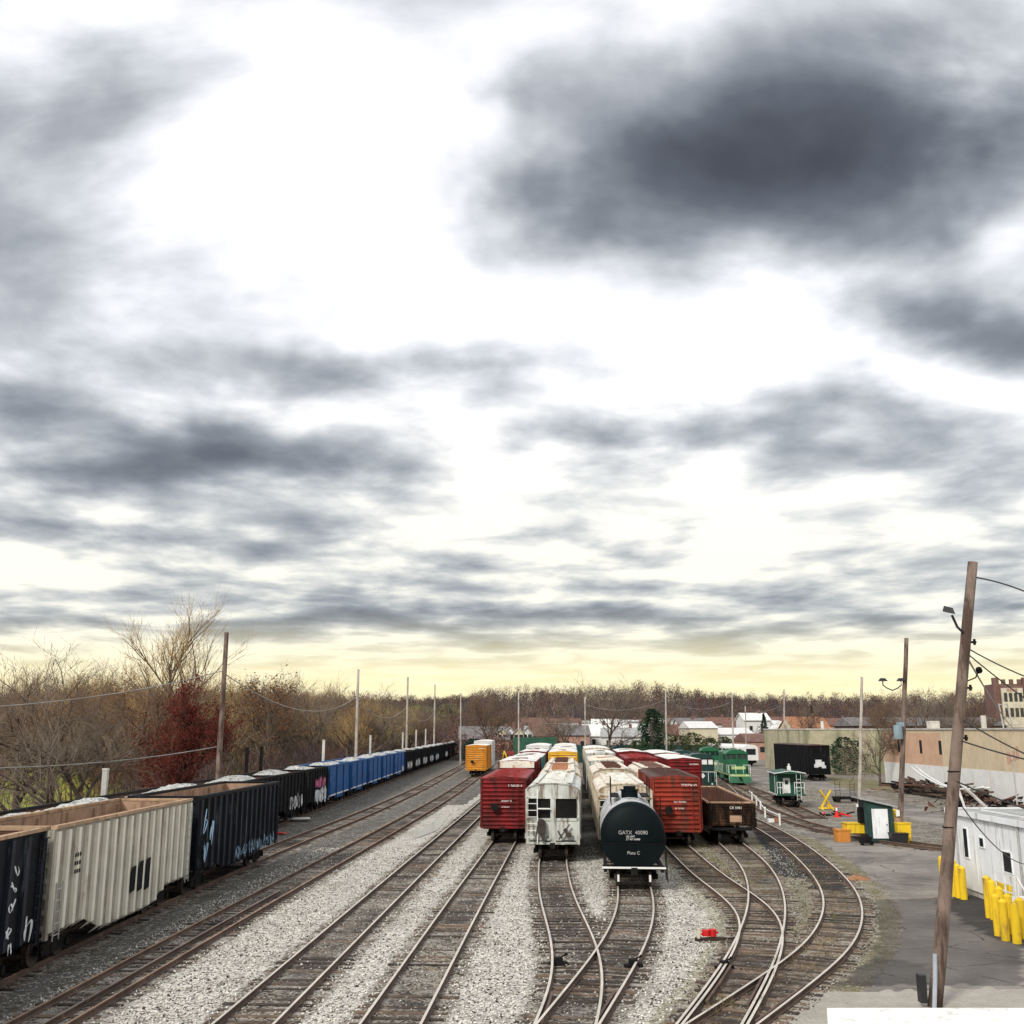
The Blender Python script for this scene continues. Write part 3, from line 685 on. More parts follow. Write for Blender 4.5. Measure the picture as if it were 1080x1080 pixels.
def boxcar(name, label, tr, Y, L, H, side, roof, W=3.0, group='boxcars in the yard', cat='boxcar', roofmix=None, fascia=None, seed=1, endcol=None, detail=True):
    loc, a = spot(tr, Y, L); root = thing(name, label, cat, loc, a, group); w = W/2; x = L/2
    def body(mb):
        mb.box(-x+.12, x-.12, -w, w, 1.0, H-.14)
        n = int(L/.95)
        for i in range(n+1):
            q = -x+.3+(L-.6)*i/n
            for s in (-1, 1):
                if abs(q) > 1.5: mb.box(q-.06, q+.06, s*w-.04 if s > 0 else -w-.05, w+.05 if s > 0 else -w+.04, 1.05, H-.16)
        for s in (-1, 1): mb.box(-x+.1, x-.1, s*(w+.02)-.035, s*(w+.02)+.035, .92, 1.12); mb.box(-x+.1, x-.1, s*(w+.015)-.03, s*(w+.015)+.03, H-.24, H-.13)
    part(('bb', side.name, round(L,1), H, W), 'body', body, side, root)
    def end(mb):      # corrugated end sheet: horizontal ridges
        mb.box(-.05, .05, -w+.02, w-.02, .95, H-.16)
        n = 11
        for i in range(n):
            z = 1.12+(H-1.5)*i/(n-1)
            mb.prx([], 0, 0) if False else None
            k = 8; prof = [(-.05,z-.09),(-.13,z-.055),(-.155,z),(-.13,z+.055),(-.05,z+.09)]
            mb.pry(prof, -w+.13, w-.13)
        for s in (-1, 1): mb.box(-.12, 0, s*(w-.05)-.05, s*(w-.05)+.05, .9, H-.12)
        mb.box(-.11, 0, -w+.02, w-.02, .86, 1.02)
        mb.prx([(-w+.02,H-.2),(w-.02,H-.2),(w-.02,H-.12),(0,H+.02),(-w+.02,H-.12)], -.10, .02)
    for s in (-1, 1): part(('be', (endcol or side).name, H, W), 'end_wall', end, endcol or side, root, (s*(x-.12), 0, 0), 0 if s < 0 else math.pi)
    def rf(mb):
        mb.prx([(-w-.03,H-.15),(-w-.03,H-.10),(-w*.5,H-.03),(0,H),(w*.5,H-.03),(w+.03,H-.10),(w+.03,H-.15)], -x+.15, x-.15)
        n = int(L/1.2)
        for i in range(n+1):
            q = -x+.35+(L-.7)*i/n
            mb.prx([(-w-.04,H-.12),(-w*.5,H+.015),(0,H+.045),(w*.5,H+.015),(w+.04,H-.12),(w*.5,H-.06),(-w*.5,H-.06)], q-.05, q+.05)
    part(('br', roof.name, round(L,1), H, W), 'roof', rf, roof, root)
    if roofmix:
        rn = random.Random(seed)
        def f(mb):
            for i in range(3):
                q = rn.uniform(-x+1, x-2.5); ww = rn.uniform(.5, w*.9); c = rn.uniform(-w*.3, w*.3)
                mb.add([(q,c-ww*.6,H+.052),(q+rn.uniform(.8,2.0),c-ww*.6,H+.052),(q+rn.uniform(.8,2.0),c+ww*.5,H+.052),(q,c+ww*.6,H+.052),(q,c,H+.03)], [(0,1,2,3)])
        part(None, 'roof_patch', f, roofmix, root)
    if detail:
        def door(mb):
            mb.box(-1.45, 1.45, -.03, .05, 1.1, H-.3)
            for z in np.linspace(1.4, H-.6, 6): mb.box(-1.35, 1.35, .05, .085, z-.05, z+.05)
            for q in (-.75, .75): mb.cyl((q,.12,1.1), (q,.12,H-.3), .025, 6)
        for s in (-1, 1): part(('bd', side.name, H), 'door', door, side, root, (0, s*(w+.02), 0), 0 if s > 0 else math.pi)
        part(('bl', side.name, H, W), 'ladder', lambda mb: ladder(mb, 0, -w+.33, 1.0, H-.5), side, root, (-x-.18, 0, 0))
        part(('bl2', side.name, H, W), 'ladder', lambda mb: ladder(mb, .3, -w-.07, 1.0, H-.6, along='x'), side, root, (-x-.10, 0, 0))
        def mk(mb):
            rn = random.Random(seed)
            marks(mb, 0, -w+.25, -w+1.15, H-.62, .12, rn); marks(mb, 0, -.55, .15, H*.62, .09, rn); marks(mb, 0, -.4, .1, H*.53, .08, rn)
        part(None, 'lettering', mk, M_mark, root, (-x-.286, 0, 0))
        def brk(mb): mb.cyl((0,.55,2.2),(-.09,.55,2.2),.26,12)
        part('brakewheel', 'brake_wheel', brk, M_under, root, (-x-.30, 0, 0))
    if fascia:
        part(('bf', fascia.name, H, W), 'end_fascia', lambda mb: mb.prx([(-w+.1,H-.62),(w-.1,H-.62),(w-.1,H-.13),(0,H-.03),(-w+.1,H-.13)], 0, .04), fascia, root, (-x-.30, 0, 0))
    undercarriage(root, L); return root
def covered_hopper(name, label, tr, Y, L, H, side, roof, W=3.05, eave=.42, group='covered hoppers in the yard', frame=True, hatch=None, seed=3, machine=True):
    loc, a = spot(tr, Y, L); root = thing(name, label, 'hopper car', loc, a, group); w = W/2; x = L/2; e = H-eave
    arc = [(w*math.sin(t), e+(H-.03-e)*(math.cos(t)-math.cos(1.57))) for t in np.linspace(-1.57, 1.57, 13)]
    def body(mb):
        mb.pry([(-x+1.3,1.35),(x-1.3,1.35),(x-.5,e*.72),(x-.5,e),(-x+.5,e),(-x+.5,e*.72)], -w+.02, w-.02)
        mb.prx([(-w+.02,e)]+[(y,z) for y,z in arc[1:-1]]+[(w-.02,e)], -x+.1, x-.1)
        for s in (-1, 1):
            mb.box(-x+.1, x-.1, s*w-.06, s*w+.06, 1.15, 1.42); mb.box(-x+.1, x-.1, s*w-.05, s*w+.05, e-.12, e+.06)
            n = int(L/1.15)
            for i in range(n+1):
                q = -x+.5+(L-1)*i/n; mb.box(q-.05, q+.05, s*(w+.01)-.05, s*(w+.01)+.05, 1.4, e-.12)
        for q in (-L*.27, 0, L*.27): mb.prx([(-w+.1,1.35),(w-.1,1.35),(.4,.45),(-.4,.45)], q-L*.11, q+L*.11)
    part(('hb', side.name, round(L,1), H, W), 'body', body, side, root)
    def endf(mb):
        m1, m2 = (H-eave)*.59, (H-eave)*.90       # opening
        mb.prx([(-w+.02,m2)]+[(-w+.02,e)]+arc[1:-1]+[(w-.02,e),(w-.02,m2)], 0, .09)
        mb.box(.02, .09, -w+.05, w-.05, .95, m1)                    # lower sheet
        mb.box(-.02, .1, -.17, .12, .95, H-.3)                      # centre post
        for s in (-1, 1): mb.box(-.03, .12, s*(w-.07)-.07, s*(w-.07)+.07, .85, e)
        mb.box(-.06, .12, -w, w, .85, .99)
        mb.box(-.03, .1, -w+.05, w-.05, m1-.08, m1+.05); mb.box(-.03, .1, -w+.05, w-.05, m2-.05, m2+.05)
        mb.prx([(w*1.02*math.sin(t), e+(H+.03-e)*(math.cos(t))) for t in np.linspace(-1.57, 1.57, 13)]+[(w*.96*math.sin(t), e+(H-.05-e)*(math.cos(t))) for t in np.linspace(1.57, -1.57, 13)], -.04, .0)
    if frame:
        for s in (-1, 1): part(('he', side.name, H, W), 'end_frame', endf, side, root, (s*(x-.06), 0, 0), 0 if s < 0 else math.pi)
        def lad(mb):
            mb.beam((0,w-.65+.0,1.0), (0,w-.65,e+.1), .05, .05)
            for i in range(7): z = 1.25+i*.36; mb.beam((0,w-.1,z), (0,w-.65,z), .035, .035)
            mb.beam((0,w-.65,e*.745), (0,.12,e*.745), .06, .07)
        part(('hl', side.name, H, W), 'ladder', lad, M_wpaint, root, (-x-.13, 0, 0))
        part(('hs', H, W), 'opening_shade', lambda mb: mb.box(.20, .24, -w+.1, w-.1, 1.0, e*.97), M_under, root, (-x-.05, 0, 0))  # flat dark sheet behind the frame, painting the shade inside the openings
        if machine:
            def mach(mb):
                mb.cyl((0,.62,1.98),(-.1,.62,1.98),.24,14); mb.cyl((-.1,.62,1.98),(-.14,.62,1.98),.08,8)
                mb.box(-.16, .0, .38, .82, 1.45, 1.85); mb.box(-.12, 0, .45, .62, 1.02, 1.45); mb.beam((-.08,.82,1.9),(-.08,.95,1.2),.06,.06)
                mb.beam((-.1,-.35,1.15),(-.1,-.95,1.95),.07,.07); mb.box(-.14,0,-1.05,-.72,1.28,1.5); mb.beam((-.1,-.3,1.6),(-.1,-.5,1.2),.1,.08); mb.cyl((-.2,-1.2,1.1),(-.2,-.5,1.1),.035,6)
                mb.beam((-.1,.2,1.3),(-.1,.4,1.15),.09,.06); mb.cyl((-.12,-.72,1.62),(-.05,-.72,1.62),.13,10)
            part(('hm',), 'brake_gear', mach, M_wheel, root, (-x-.10, 0, 0))
    def rf(mb):
        t = [(w*1.0*math.sin(q), e+(H+.012-e)*math.cos(q)) for q in np.linspace(-1.5, 1.5, 13)]
        t2 = [(w*.97*math.sin(q), e+(H-.03-e)*math.cos(q)) for q in np.linspace(1.5, -1.5, 13)]
        mb.prx(t+t2, -x+.02, x-.02)
        n = int(L/2.2)
        for i in range(n+1):
            q = -x+.4+(L-.8)*i/n
            mb.prx([(w*1.01*math.sin(g), e+(H+.05-e)*math.cos(g)) for g in np.linspace(-1.4, 1.4, 9)]+[(w*.9*math.sin(g), e+(H-.05-e)*math.cos(g)) for g in np.linspace(1.4, -1.4, 9)], q-.04, q+.04)
    part(('hr', roof.name, round(L,1), H, W), 'roof', rf, roof, root)
    def walk(mb):
        mb.box(-x, x, .82, 1.12, H+.02, H+.06); mb.box(-x, x, -1.12, -.82, H+.02, H+.06)
        for i in range(int(L/1.5)): q = -x+.5+i*1.5; mb.box(q-.03, q+.03, -1.1, 1.1, H-.02, H+.02)
    part(('hw', roof.name, round(L,1), H), 'roof_walk', walk, roof, root)
    def hat(mb):
        mb.box(-.35, .35, -.55, .55, -.05, .13); mb.box(-.05, .05, -.62, .62, .1, .17)
    n = int(L/1.9)
    for i in range(n):
        part(('hh', (hatch or roof).name), 'hatch', hat, hatch or roof, root, (-x+1.0+(L-2)*i/(n-1), 0, H))
    undercarriage(root, L); return root
def tall_gondola(name, label, tr, Y, L, H, mat, inner, W=3.05, rim=None, ribs=17, belly=.55, group='open trash gondolas by the left edge', seed=1, posts_w=.30, zb=1.12, cat='gondola'):
    loc, a = spot(tr, Y, L); root = thing(name, label, cat, loc, a, group); w = W/2; x = L/2
    def body(mb):
        prof = [(-x,zb),(-x+2.6,zb),(-x+4.0,belly),(x-4.0,belly),(x-2.6,zb),(x,zb),(x,H),(-x,H)]
        for s in (-1, 1): mb.pry(prof, s*w-.03, s*w+.03)
        mb.box(-x+.02, x-.02, -w+.03, w-.03, zb, zb+.12)
        for i in range(ribs+1):
            q = -x+.16+(L-.32)*i/ribs; t = abs(q); z0 = zb if t > x-2.6 else (belly if t < x-4 else belly+(zb-belly)*(t-(x-4))/1.4)
            for s in (-1, 1):
                o, i_ = s*(w+.14), s*(w+.02)
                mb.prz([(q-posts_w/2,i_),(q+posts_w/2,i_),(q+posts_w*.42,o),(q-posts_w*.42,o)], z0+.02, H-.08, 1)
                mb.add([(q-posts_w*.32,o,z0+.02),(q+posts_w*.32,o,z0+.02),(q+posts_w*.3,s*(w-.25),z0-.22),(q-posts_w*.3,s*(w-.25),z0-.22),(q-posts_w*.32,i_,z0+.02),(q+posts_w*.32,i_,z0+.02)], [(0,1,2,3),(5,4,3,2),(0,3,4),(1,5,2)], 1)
        for s in (-1, 1):
            mb.box(s*x-.04, s*x+.04, -w, w, zb, H)
            for i in range(7): z = zb+.15+(H-zb-.3)*i/6; mb.box(s*(x+.04)-.06, s*(x+.04)+.06, -w+.05, w-.05, z-.07, z+.07)
            for t in (-1, 1): mb.box(s*(x)-.08, s*(x)+.1, t*w-.06, t*w+.06, zb-.2, H)
    part(('gb', mat.name, round(L,1), H, ribs, belly), 'body', body, [mat, {'black_car_paint':M_blackrib,'navy_car_paint':M_navyrib,'aged_white_recess_shade':M_whiteriblit}.get(mat.name, mat)], root)  # slot pair paints light ribs against a darker, shaded sheet
    def inn(mb):
        for s in (-1, 1): mb.box(-x+.05, x-.05, s*(w-.06)-.02, s*(w-.06)+.02, zb+.1, H-.02)
        for s in (-1, 1): mb.box(s*(x-.08)-.02, s*(x-.08)+.02, -w+.08, w-.08, zb+.1, H-.02)
        mb.box(-x+.06, x-.06, -w+.06, w-.06, zb+.13, zb+.2)
        for i in range(int(L/2.4)+1):
            q = -x+.4+(L-.8)*i/int(L/2.4)
            for s in (-1, 1): mb.box(q-.04, q+.04, s*(w-.12)-.04, s*(w-.12)+.04, zb+.2, H-.1)
    part(('gi', inner.name, round(L,1), H), 'interior', inn, inner, root)
    def rm(mb):
        for s in (-1, 1): mb.box(-x-.06, x+.06, s*(w+.02)-.10, s*(w+.02)+.10, H, H+.10)
        for s in (-1, 1): mb.box(s*x-.08, s*x+.08, -w+.12, w-.12, H+.003, H+.097)
    part(('gr', (rim or mat).name, round(L,1), H), 'top_rim', rm, rim or mat, root)
    for q, zt in ((.35, H*.62), (L-.35, H-.2)):
        def lad(mb): ladder(mb, 0, -w-.17, zb-.25, zt, along='x', w=.42, st=.33)
        part(('gl', (rim or mat).name, round(zt,2), H, W), 'ladder', lad, M_steel if mat is M_whiteshade else mat, root, (-x+q, 0, 0))
    undercarriage(root, L, z=1.0); return root
def load(root, L, W, H, label, seed=0, peak=.42):
    rn = random.Random(seed); nx_, ny_ = 26, 10; vs = []
    for i in range(nx_+1):
        for j in range(ny_+1):
            x = (i/nx_-.5)*(L-.35); y = (j/ny_-.5)*(W-.3)
            e = min(1, (1-abs(2*i/nx_-1))*2.6)*min(1, (1-abs(2*j/ny_-1))*1.5)
            hump = .75+.25*math.sin(i/nx_*math.pi*2.2+seed)
            vs.append((x, y, H-.22+peak*e*hump+.06*math.sin(i*1.9+j+seed)*e+rn.uniform(-.02,.02)))
    fs = [(i*(ny_+1)+j, (i+1)*(ny_+1)+j, (i+1)*(ny_+1)+j+1, i*(ny_+1)+j+1) for i in range(nx_) for j in range(ny_)]
    mb = MB(); mb.add(vs, fs); me = mb.mesh('gravel_load', M_load, True, recalc=False)
    o = link('gravel_load', me, None, root.location, root.rotation_euler.z)
    return tag(o, label, 'gravel', 'gravel heaps in the loaded coal hoppers')

# --- string of loaded coal hoppers on the far-left track
Wc, Hc = 3.0, 3.75
blackdesc = []
cars = [(13,12.2,M_black,None),(26,12.2,M_black,None),(39,12.2,M_black,None),(52,12.2,M_black,None),(65,11.6,M_black,'blue'),(77.4,10,M_black,'white'),(88.2,9.2,M_black,'pink'),
        (98.2,12,M_blue,None),(111,12,M_blue,None),(123.8,12,M_blue,None),(136.6,12,M_blue,None),(149.4,13,M_blue,'swhite')]
Yn = 163.6
GL = ['leftmost hopper of the long train, at the picture edge', 'hopper behind the near end of the white gondola', 'hopper behind the far end of the white gondola', 'hopper behind the navy gondola', 'hopper with light blue graffiti', 'hopper with low white scrawl', 'hopper with pink graffiti', 'blue hopper nearest the bridge', 'second blue hopper', 'middle blue hopper', 'fourth blue hopper', 'last blue hopper']+['%s black hopper beyond the blue cars' % q for q in ('first','second','third','fourth','fifth','sixth','seventh','eighth','ninth','tenth','eleventh')]
for i in range(11): cars.append((Yn, 12, M_black, 'w' if i in (0,1,2,3,4,6) else None)); Yn += 12.9
desc = ['black coal hopper hidden behind the nearest dark gondola', 'black coal hopper behind the white gondola, nearest visible gravel heap', 'black coal hopper behind the white gondola and the navy one', 'black coal hopper hidden behind the long navy gondola',
 'black coal hopper with light blue graffiti block just past the navy gondola', 'black coal hopper with white scrawl low on its side, third before the blue cars'.replace('third','second'), 'dark coal hopper with pink and silver graffiti touching the first blue hopper',
 'blue loaded hopper nearest the bridge, next to the pink graffiti car', 'second blue loaded hopper from the near end of the blue group', 'middle blue loaded hopper of the five blue cars', 'fourth blue loaded hopper, between the middle and the tagged last blue car', 'last blue loaded hopper, with a small white tag at its far end']
ordn = ['first','second','third','fourth','fifth','sixth','seventh','eighth','ninth','tenth','eleventh']
for i, (Y, L, mt, gf_) in enumerate(cars):
    lb = desc[i] if i < 12 else '%s black loaded hopper beyond the blue cars%s' % (ordn[i-12], ', white scrawl on its side' if gf_ else '')
    r = tall_gondola('coal_hopper', lb, 'coal', Y, L, Hc, mt, M_darkrust, W=Wc, ribs=int(L/1.15) if mt is M_black else 3, belly=.7, posts_w=.12, group='loaded hoppers in the long left train', cat='hopper car')
    load(r, L, Wc, Hc, 'gravel heap in the '+GL[i], i, .5)
    if gf_ == 'blue': graffiti(r, i, L/2-4.2, L/2-2.4+1.2, 1.1, 2.4, -Wc/2-.18, [M_gblue, M_gpale], 5, 1.2)
    if gf_ == 'white': graffiti(r, i, -.8, 3.6, 1.0, 2.1, -Wc/2-.18, [M_gwhite, M_black], 6, .6)
    if gf_ == 'pink': graffiti(r, i, -1.5, 3.9, .8, 2.2, -Wc/2-.18, [M_gwhite], 7, 1.0); graffiti(r, i, -1.5, 2.9, 2.1, 3.0, -Wc/2-.19, [M_gpink], 8, .8)
    if gf_ == 'swhite': graffiti(r, i, 2.0, 4.9, 1.0, 1.9, -Wc/2-.18, [M_gwhite], 9, .5)
    if gf_ == 'w': graffiti(r, i, -3.5, 3.5, 1.0, 2.3, -Wc/2-.18, [M_gwhite], 10+i, .5)
    if mt is M_blue: part(('bs', round(L,1)), 'white_sill_line', lambda mb: mb.box(-L/2+.2, L/2-.6, -Wc/2-.05, -Wc/2-.03, 1.0, 1.13), M_mark, r)
# --- near trash gondolas
g1 = tall_gondola('trash_gondola', 'black ribbed gondola cut by the left edge, white graffiti letters down its side', 'gondola', 18.9, 13.0, 4.15, M_navy, M_darkrust, rim=M_rim, ribs=13, belly=.75, posts_w=.22)

for i, z in enumerate((3.0, 2.55, 2.1, 1.4, .95)): graffiti(g1, i, 4.3, 4.75, z, z+.4, -1.53-.16, [M_gwhite], 21+i, -.15)
graffiti(g1, 9, 5.5, 6.0, 1.1, 1.9, -1.53-.16, [M_gwhite], 29, -.45)
g2 = tall_gondola('trash_gondola', 'weathered off-white ribbed gondola with three black painted patches', 'gondola', 32.6, 12.9, 4.12, M_whiteshade, M_rustin, rim=M_rim, ribs=17, belly=.62, posts_w=.24)
for q, z0, z1 in ((.0,1.35,2.25),(.72,1.30,2.35),(1.45,1.25,2.38)):
    part(None, 'black_patch', lambda mb: mb.prx([], 0, 0) if False else mb.pry([(q-.24,z0),(q+.22,z0+.05),(q+.24,z1),(q-.1,z1-.03),(q-.24,z1-.25)], -1.53-.165, -1.53-.145), M_black, g2)
def mk(mb):
    rn = random.Random(4)
    for z in (2.9, 3.15, 2.65):
        for i in range(3): q = -5.1+i*.17+rn.uniform(-.02,.02); mb.box(q, q+.1, -1.68, -1.673, z, z+.12)
part(None, 'lettering', mk, M_under, g2)
g3 = tall_gondola('trash_gondola', 'long navy ribbed gondola with rust-brown empty inside, beyond the off-white one', 'gondola', 46.7, 13.2, 4.15, M_navy, M_rustin, rim=M_navy, ribs=15, belly=.8, posts_w=.22)
graffiti(g3, 0, -6.2, -5.6, 2.4, 3.7, -1.53-.16, [M_gpale], 31, -.6); graffiti(g3, 2, -6.1, -5.5, 1.3, 2.4, -1.53-.16, [M_gpale], 33, -.6); graffiti(g3, 3, -5.2, -4.6, 2.0, 3.3, -1.53-.16, [M_gpale], 34, -.7); graffiti(g3, 1, -1.2, 5.8, .9, 1.6, -1.53-.16, [M_gpale], 35, -.8)
def tr_(mb):
    rn = random.Random(3)
    for i in range(14): q = 2.2+rn.uniform(-1,1); y = rn.uniform(-1,1); s = rn.uniform(.1,.3); mb.add([(q-s,y-s,1.5),(q+s,y-s*.6,1.5),(q+s*.5,y+s,1.5),(q,y,1.5+s*2)], [(0,1,3),(1,2,3),(2,0,3),(0,2,1)])
o = part(None, 'rubble_pile', tr_, M_rim, None); o.parent = None; o.location = g3.location; o.rotation_euler = g3.rotation_euler
tag(o, 'small heap of brown debris left inside the long navy gondola', 'debris')
# --- red boxcar string
boxcar('boxcar', 'bright red boxcar with red roof, frontmost, left of the pale grey hopper', 'redbox', 69, 15, 4.12, M_red, M_redroof, W=2.95, seed=2)
boxcar('boxcar', 'red boxcar with white roof and pink-white end top, right behind the bright red one', 'redbox', 86, 15.5, 4.7, M_red, M_whiteroof, roofmix=M_red, fascia=M_creamroof, seed=3)
boxcar('boxcar', 'teal-sided boxcar with white roof in the red boxcar string', 'redbox', 103.5, 15.5, 4.6, M_teal, M_whiteroof, roofmix=M_red, seed=4)
boxcar('boxcar', 'maroon boxcar with pale roof behind the teal-sided one', 'redbox', 121, 15.5, 4.75, M_maroon, M_whiteroof, roofmix=M_redroof, seed=5)
boxcar('boxcar', 'white boxcar closing the red boxcar string', 'redbox', 138.5, 15.5, 5.2, M_hwhite, M_whiteroof, seed=6)
# --- pale hopper string
covered_hopper('covered_hopper', 'pale grey covered hopper with dark window-like end openings, front centre', 'hopper', 59.6, 14.2, 4.15, M_hop, M_hoproof, W=3.0)
covered_hopper('covered_hopper', 'cream covered hopper with rust-orange roof patches behind the pale grey one', 'hopper', 76.5, 14, 4.2, M_cream, M_creamroof, W=3.0, hatch=M_orroof, machine=False)
covered_hopper('covered_hopper', 'cream hopper between the rust-patched one and the yellow boxcar', 'hopper', 93, 14, 4.25, M_cream, M_creamroof, W=3.0, hatch=M_darkrust, machine=False)
boxcar('boxcar', 'yellow-orange boxcar with white and rusty roof in the centre string', 'hopper', 112, 15, 4.9, M_yellowc, M_whiteroof, roofmix=M_redroof, seed=7)
boxcar('boxcar', 'white boxcar with rust stain on its roof behind the yellow one', 'hopper', 129.5, 15, 5.0, M_hwhite, M_whiteroof, roofmix=M_redroof, seed=8)
boxcar('boxcar', 'last white boxcar of the centre string', 'hopper', 147, 15, 5.1, M_hwhite, M_whiteroof, seed=9)
# --- tank car and string behind it
def tank_car():
    L = 11.6; loc, a = spot('tank', 49.2, L); root = thing('tank_car', 'black tank car with white stencilled number on its end', 'tank car', loc, a); x = L/2; rr = 1.50; zc = 2.28
    def shell(mb):
        n = 40; rings = []
        prof = [(-x+.95,rr),( x-.95,rr)]
        vs = []; rows = [(-x+.93, rr), (x-.93, rr)]
        for q, r_ in rows: vs += [(q, r_*math.sin(2*math.pi*i/n), zc+r_*math.cos(2*math.pi*i/n)) for i in range(n)]
        mb.add(vs, [(i, (i+1) % n, n+(i+1) % n, n+i) for i in range(n)])
    part(None, 'tank_shell', shell, M_tankside, root, smooth=True)
    for s in (-1, 1):
        def head(mb):
            n = 40; K_ = 9; vs = []
            for k in range(K_):
                t = k/(K_-1)*math.pi/2; r_ = (rr+.004)*math.cos(t)**.8 if k < K_-1 else 0.02; q = .14+.50*math.sin(t)
                vs += [(-q, r_*math.sin(2*math.pi*i/n), zc+r_*math.cos(2*math.pi*i/n)) for i in range(n)]
            vs += [(.0, (rr+.012)*math.sin(2*math.pi*i/n), zc+(rr+.012)*math.cos(2*math.pi*i/n)) for i in range(n)]
            fs = [(k*n+i, k*n+(i+1) % n, (k+1)*n+(i+1) % n, (k+1)*n+i) for k in range(K_-1) for i in range(n)]
            fs += [(K_*n+i, K_*n+(i+1) % n, (i+1) % n, i) for i in range(n)]+[tuple(range((K_-1)*n, K_*n))]
            mb.add(vs, fs)
        part('thead', 'tank_head', head, M_tank, root, (s*(x-.93), 0, 0), 0 if s < 0 else math.pi, smooth=True)
    def shield(mb):      # half-height head shield
        pts = [(rr*1.02*math.sin(t), zc+rr*1.02*math.cos(t)) for t in np.linspace(1.80, 2*math.pi-1.80, 20)]
        mb.prx(pts, 0, .05)
    part(None, 'head_shield', shield, M_tank, root, (-x+.20, 0, 0))
    part(None, 'shield_edge', lambda mb: mb.box(0, .03, -1.49, 1.49, 1.93, 1.955), M_under, root, (-x+.17, 0, 0))
    def dome(mb): mb.cyl((0,0,zc+rr-.1), (0,0,zc+rr+.30), .42, 16); mb.cyl((0,0,zc+rr+.30), (0,0,zc+rr+.36), .47, 16); mb.box(-.3,.3,-.3,.3,zc+rr+.36,zc+rr+.52)
    part(None, 'dome', dome, M_tank, root, (-1.2, 0, 0))
    def walk(mb):
        mb.box(-2.6, .6, .55, .95, zc+rr+.05, zc+rr+.09); mb.box(-2.6, .6, -.95, -.55, zc+rr+.05, zc+rr+.09)
        for q in (-2.6, -1.0, .6):
            for s in (-1, 1): mb.beam((q,s*.95,zc+rr-.35), (q,s*.95,zc+rr+.95), .04, .04)
        for s in (-1, 1):
            mb.beam((-2.6,s*.95,zc+rr+.93), (.6,s*.95,zc+rr+.93), .04, .04); mb.beam((-2.6,s*.95,zc+rr+.5), (.6,s*.95,zc+rr+.5), .03, .03)
    part(None, 'walkway', walk, M_under, root)
    for s in (-1, 1): part(None, 'ladder', lambda mb: ladder(mb, -1.0, s*1.55, 1.1, zc+rr, along='x'), M_under, root)
    def txt(mb): pass
    def deck(mb):
        mb.box(-x, -x+1.0, -1.42, 1.42, .86, .93)
        mb.box(x-1.0, x, -1.42, 1.42, .86, .93)
        for s in (-1, 1): mb.box(-x, x, s*1.3-.08, s*1.3+.08, .72, .90)
    part(None, 'end_platform', deck, M_under, root)
    part(None, 'platform_edge', lambda mb: mb.box(-x-.06, -x-.003, -1.45, 1.45, .88, .96), M_wpaint, root)
    def rails_(mb):
        for s in (-1,):
            mb.beam((-x,s*1.5,.35),(-x,s*1.5,1.75),.04,.04); mb.beam((-x,s*1.5,1.75),(-x+.9,s*1.5,1.75),.04,.04); mb.beam((-x+.9,s*1.5,.35),(-x+.9,s*1.5,1.75),.04,.04)
            mb.beam((-x,s*1.5,.4),(-x+.5,s*1.5,.4),.04,.04); mb.beam((-x,s*1.5,.65),(-x+.5,s*1.5,.65),.04,.04)
        for s in (-1, 1): mb.beam((-x-.02,s*.72,.25),(-x-.02,s*.72,.75),.07,.07)
    part(None, 'grab_rail', rails_, M_under, root)
    def tick(mb):
        for s in (-1, 1): mb.box(-x-.07, -x-.05, s*.72-.045, s*.72+.045, .32, .62)
    part(None, 'white_uncoupling_handle', tick, M_mark, root)
    undercarriage(root, L, z=.9)
    return root, x
tank, tx = tank_car()
def text_part(root, s, size, loc, rot, mat, name='lettering', ext=.006, align='CENTER'):
    cu = bpy.data.curves.new('lettering', 'FONT'); cu.body = s; cu.size = size; cu.extrude = ext; cu.align_x = align
    tmp = bpy.data.objects.new('lettering', cu); COL.objects.link(tmp)
    dg = bpy.context.evaluated_depsgraph_get(); dg.update(); me = bpy.data.meshes.new_from_object(tmp.evaluated_get(dg))
    bpy.data.objects.remove(tmp); me.materials.clear(); me.materials.append(mat)
    o = link(name, me, root, loc, rot); return o
# end wall faces -x: text reads with local +y to the left, so rotate about z by -90
RX = (math.pi/2, 0, -math.pi/2)
text_part(tank, 'GATX  40090', .235, (-tx+.93-.66, 0, 2.36), RX, M_steel, ext=.03)
text_part(tank, 'LD LMT', .12, (-tx+.93-.655, .12, 2.22), RX, M_mark, ext=.03)
text_part(tank, 'LT WT 65900', .11, (-tx+.93-.65, 0, 2.10), RX, M_mark, ext=.03)
text_part(tank, 'Plate C', .2, (-tx+.19, 0, 1.48), RX, M_steel, ext=.006)
covered_hopper('covered_hopper', 'dirty cream covered hopper with white roof hatches right behind the black tank car', 'tank', 62.2, 13, 4.0, M_cream, M_creamroof, W=3.2, eave=.5, hatch=M_hoproof, machine=False)
covered_hopper('covered_hopper', 'cream hopper with black rail frame on its end roof, second behind the tank car', 'tank', 77.5, 14, 4.3, M_cream, M_creamroof, W=3.1, hatch=M_darkrust, machine=False)
boxcar('boxcar', 'dirty white boxcar third behind the black tank car', 'tank', 94, 15, 4.5, M_hop, M_creamroof, seed=12, roofmix=M_orroof)
boxcar('boxcar', 'white boxcar with dark roof rim fourth behind the black tank car', 'tank', 111, 15, 4.8, M_hop, M_whiteroof, seed=13, roofmix=M_brownroof)
boxcar('boxcar', 'last pale boxcar of the string behind the tank car', 'tank', 128, 17, 5.0, M_cream, M_whiteroof, seed=14)
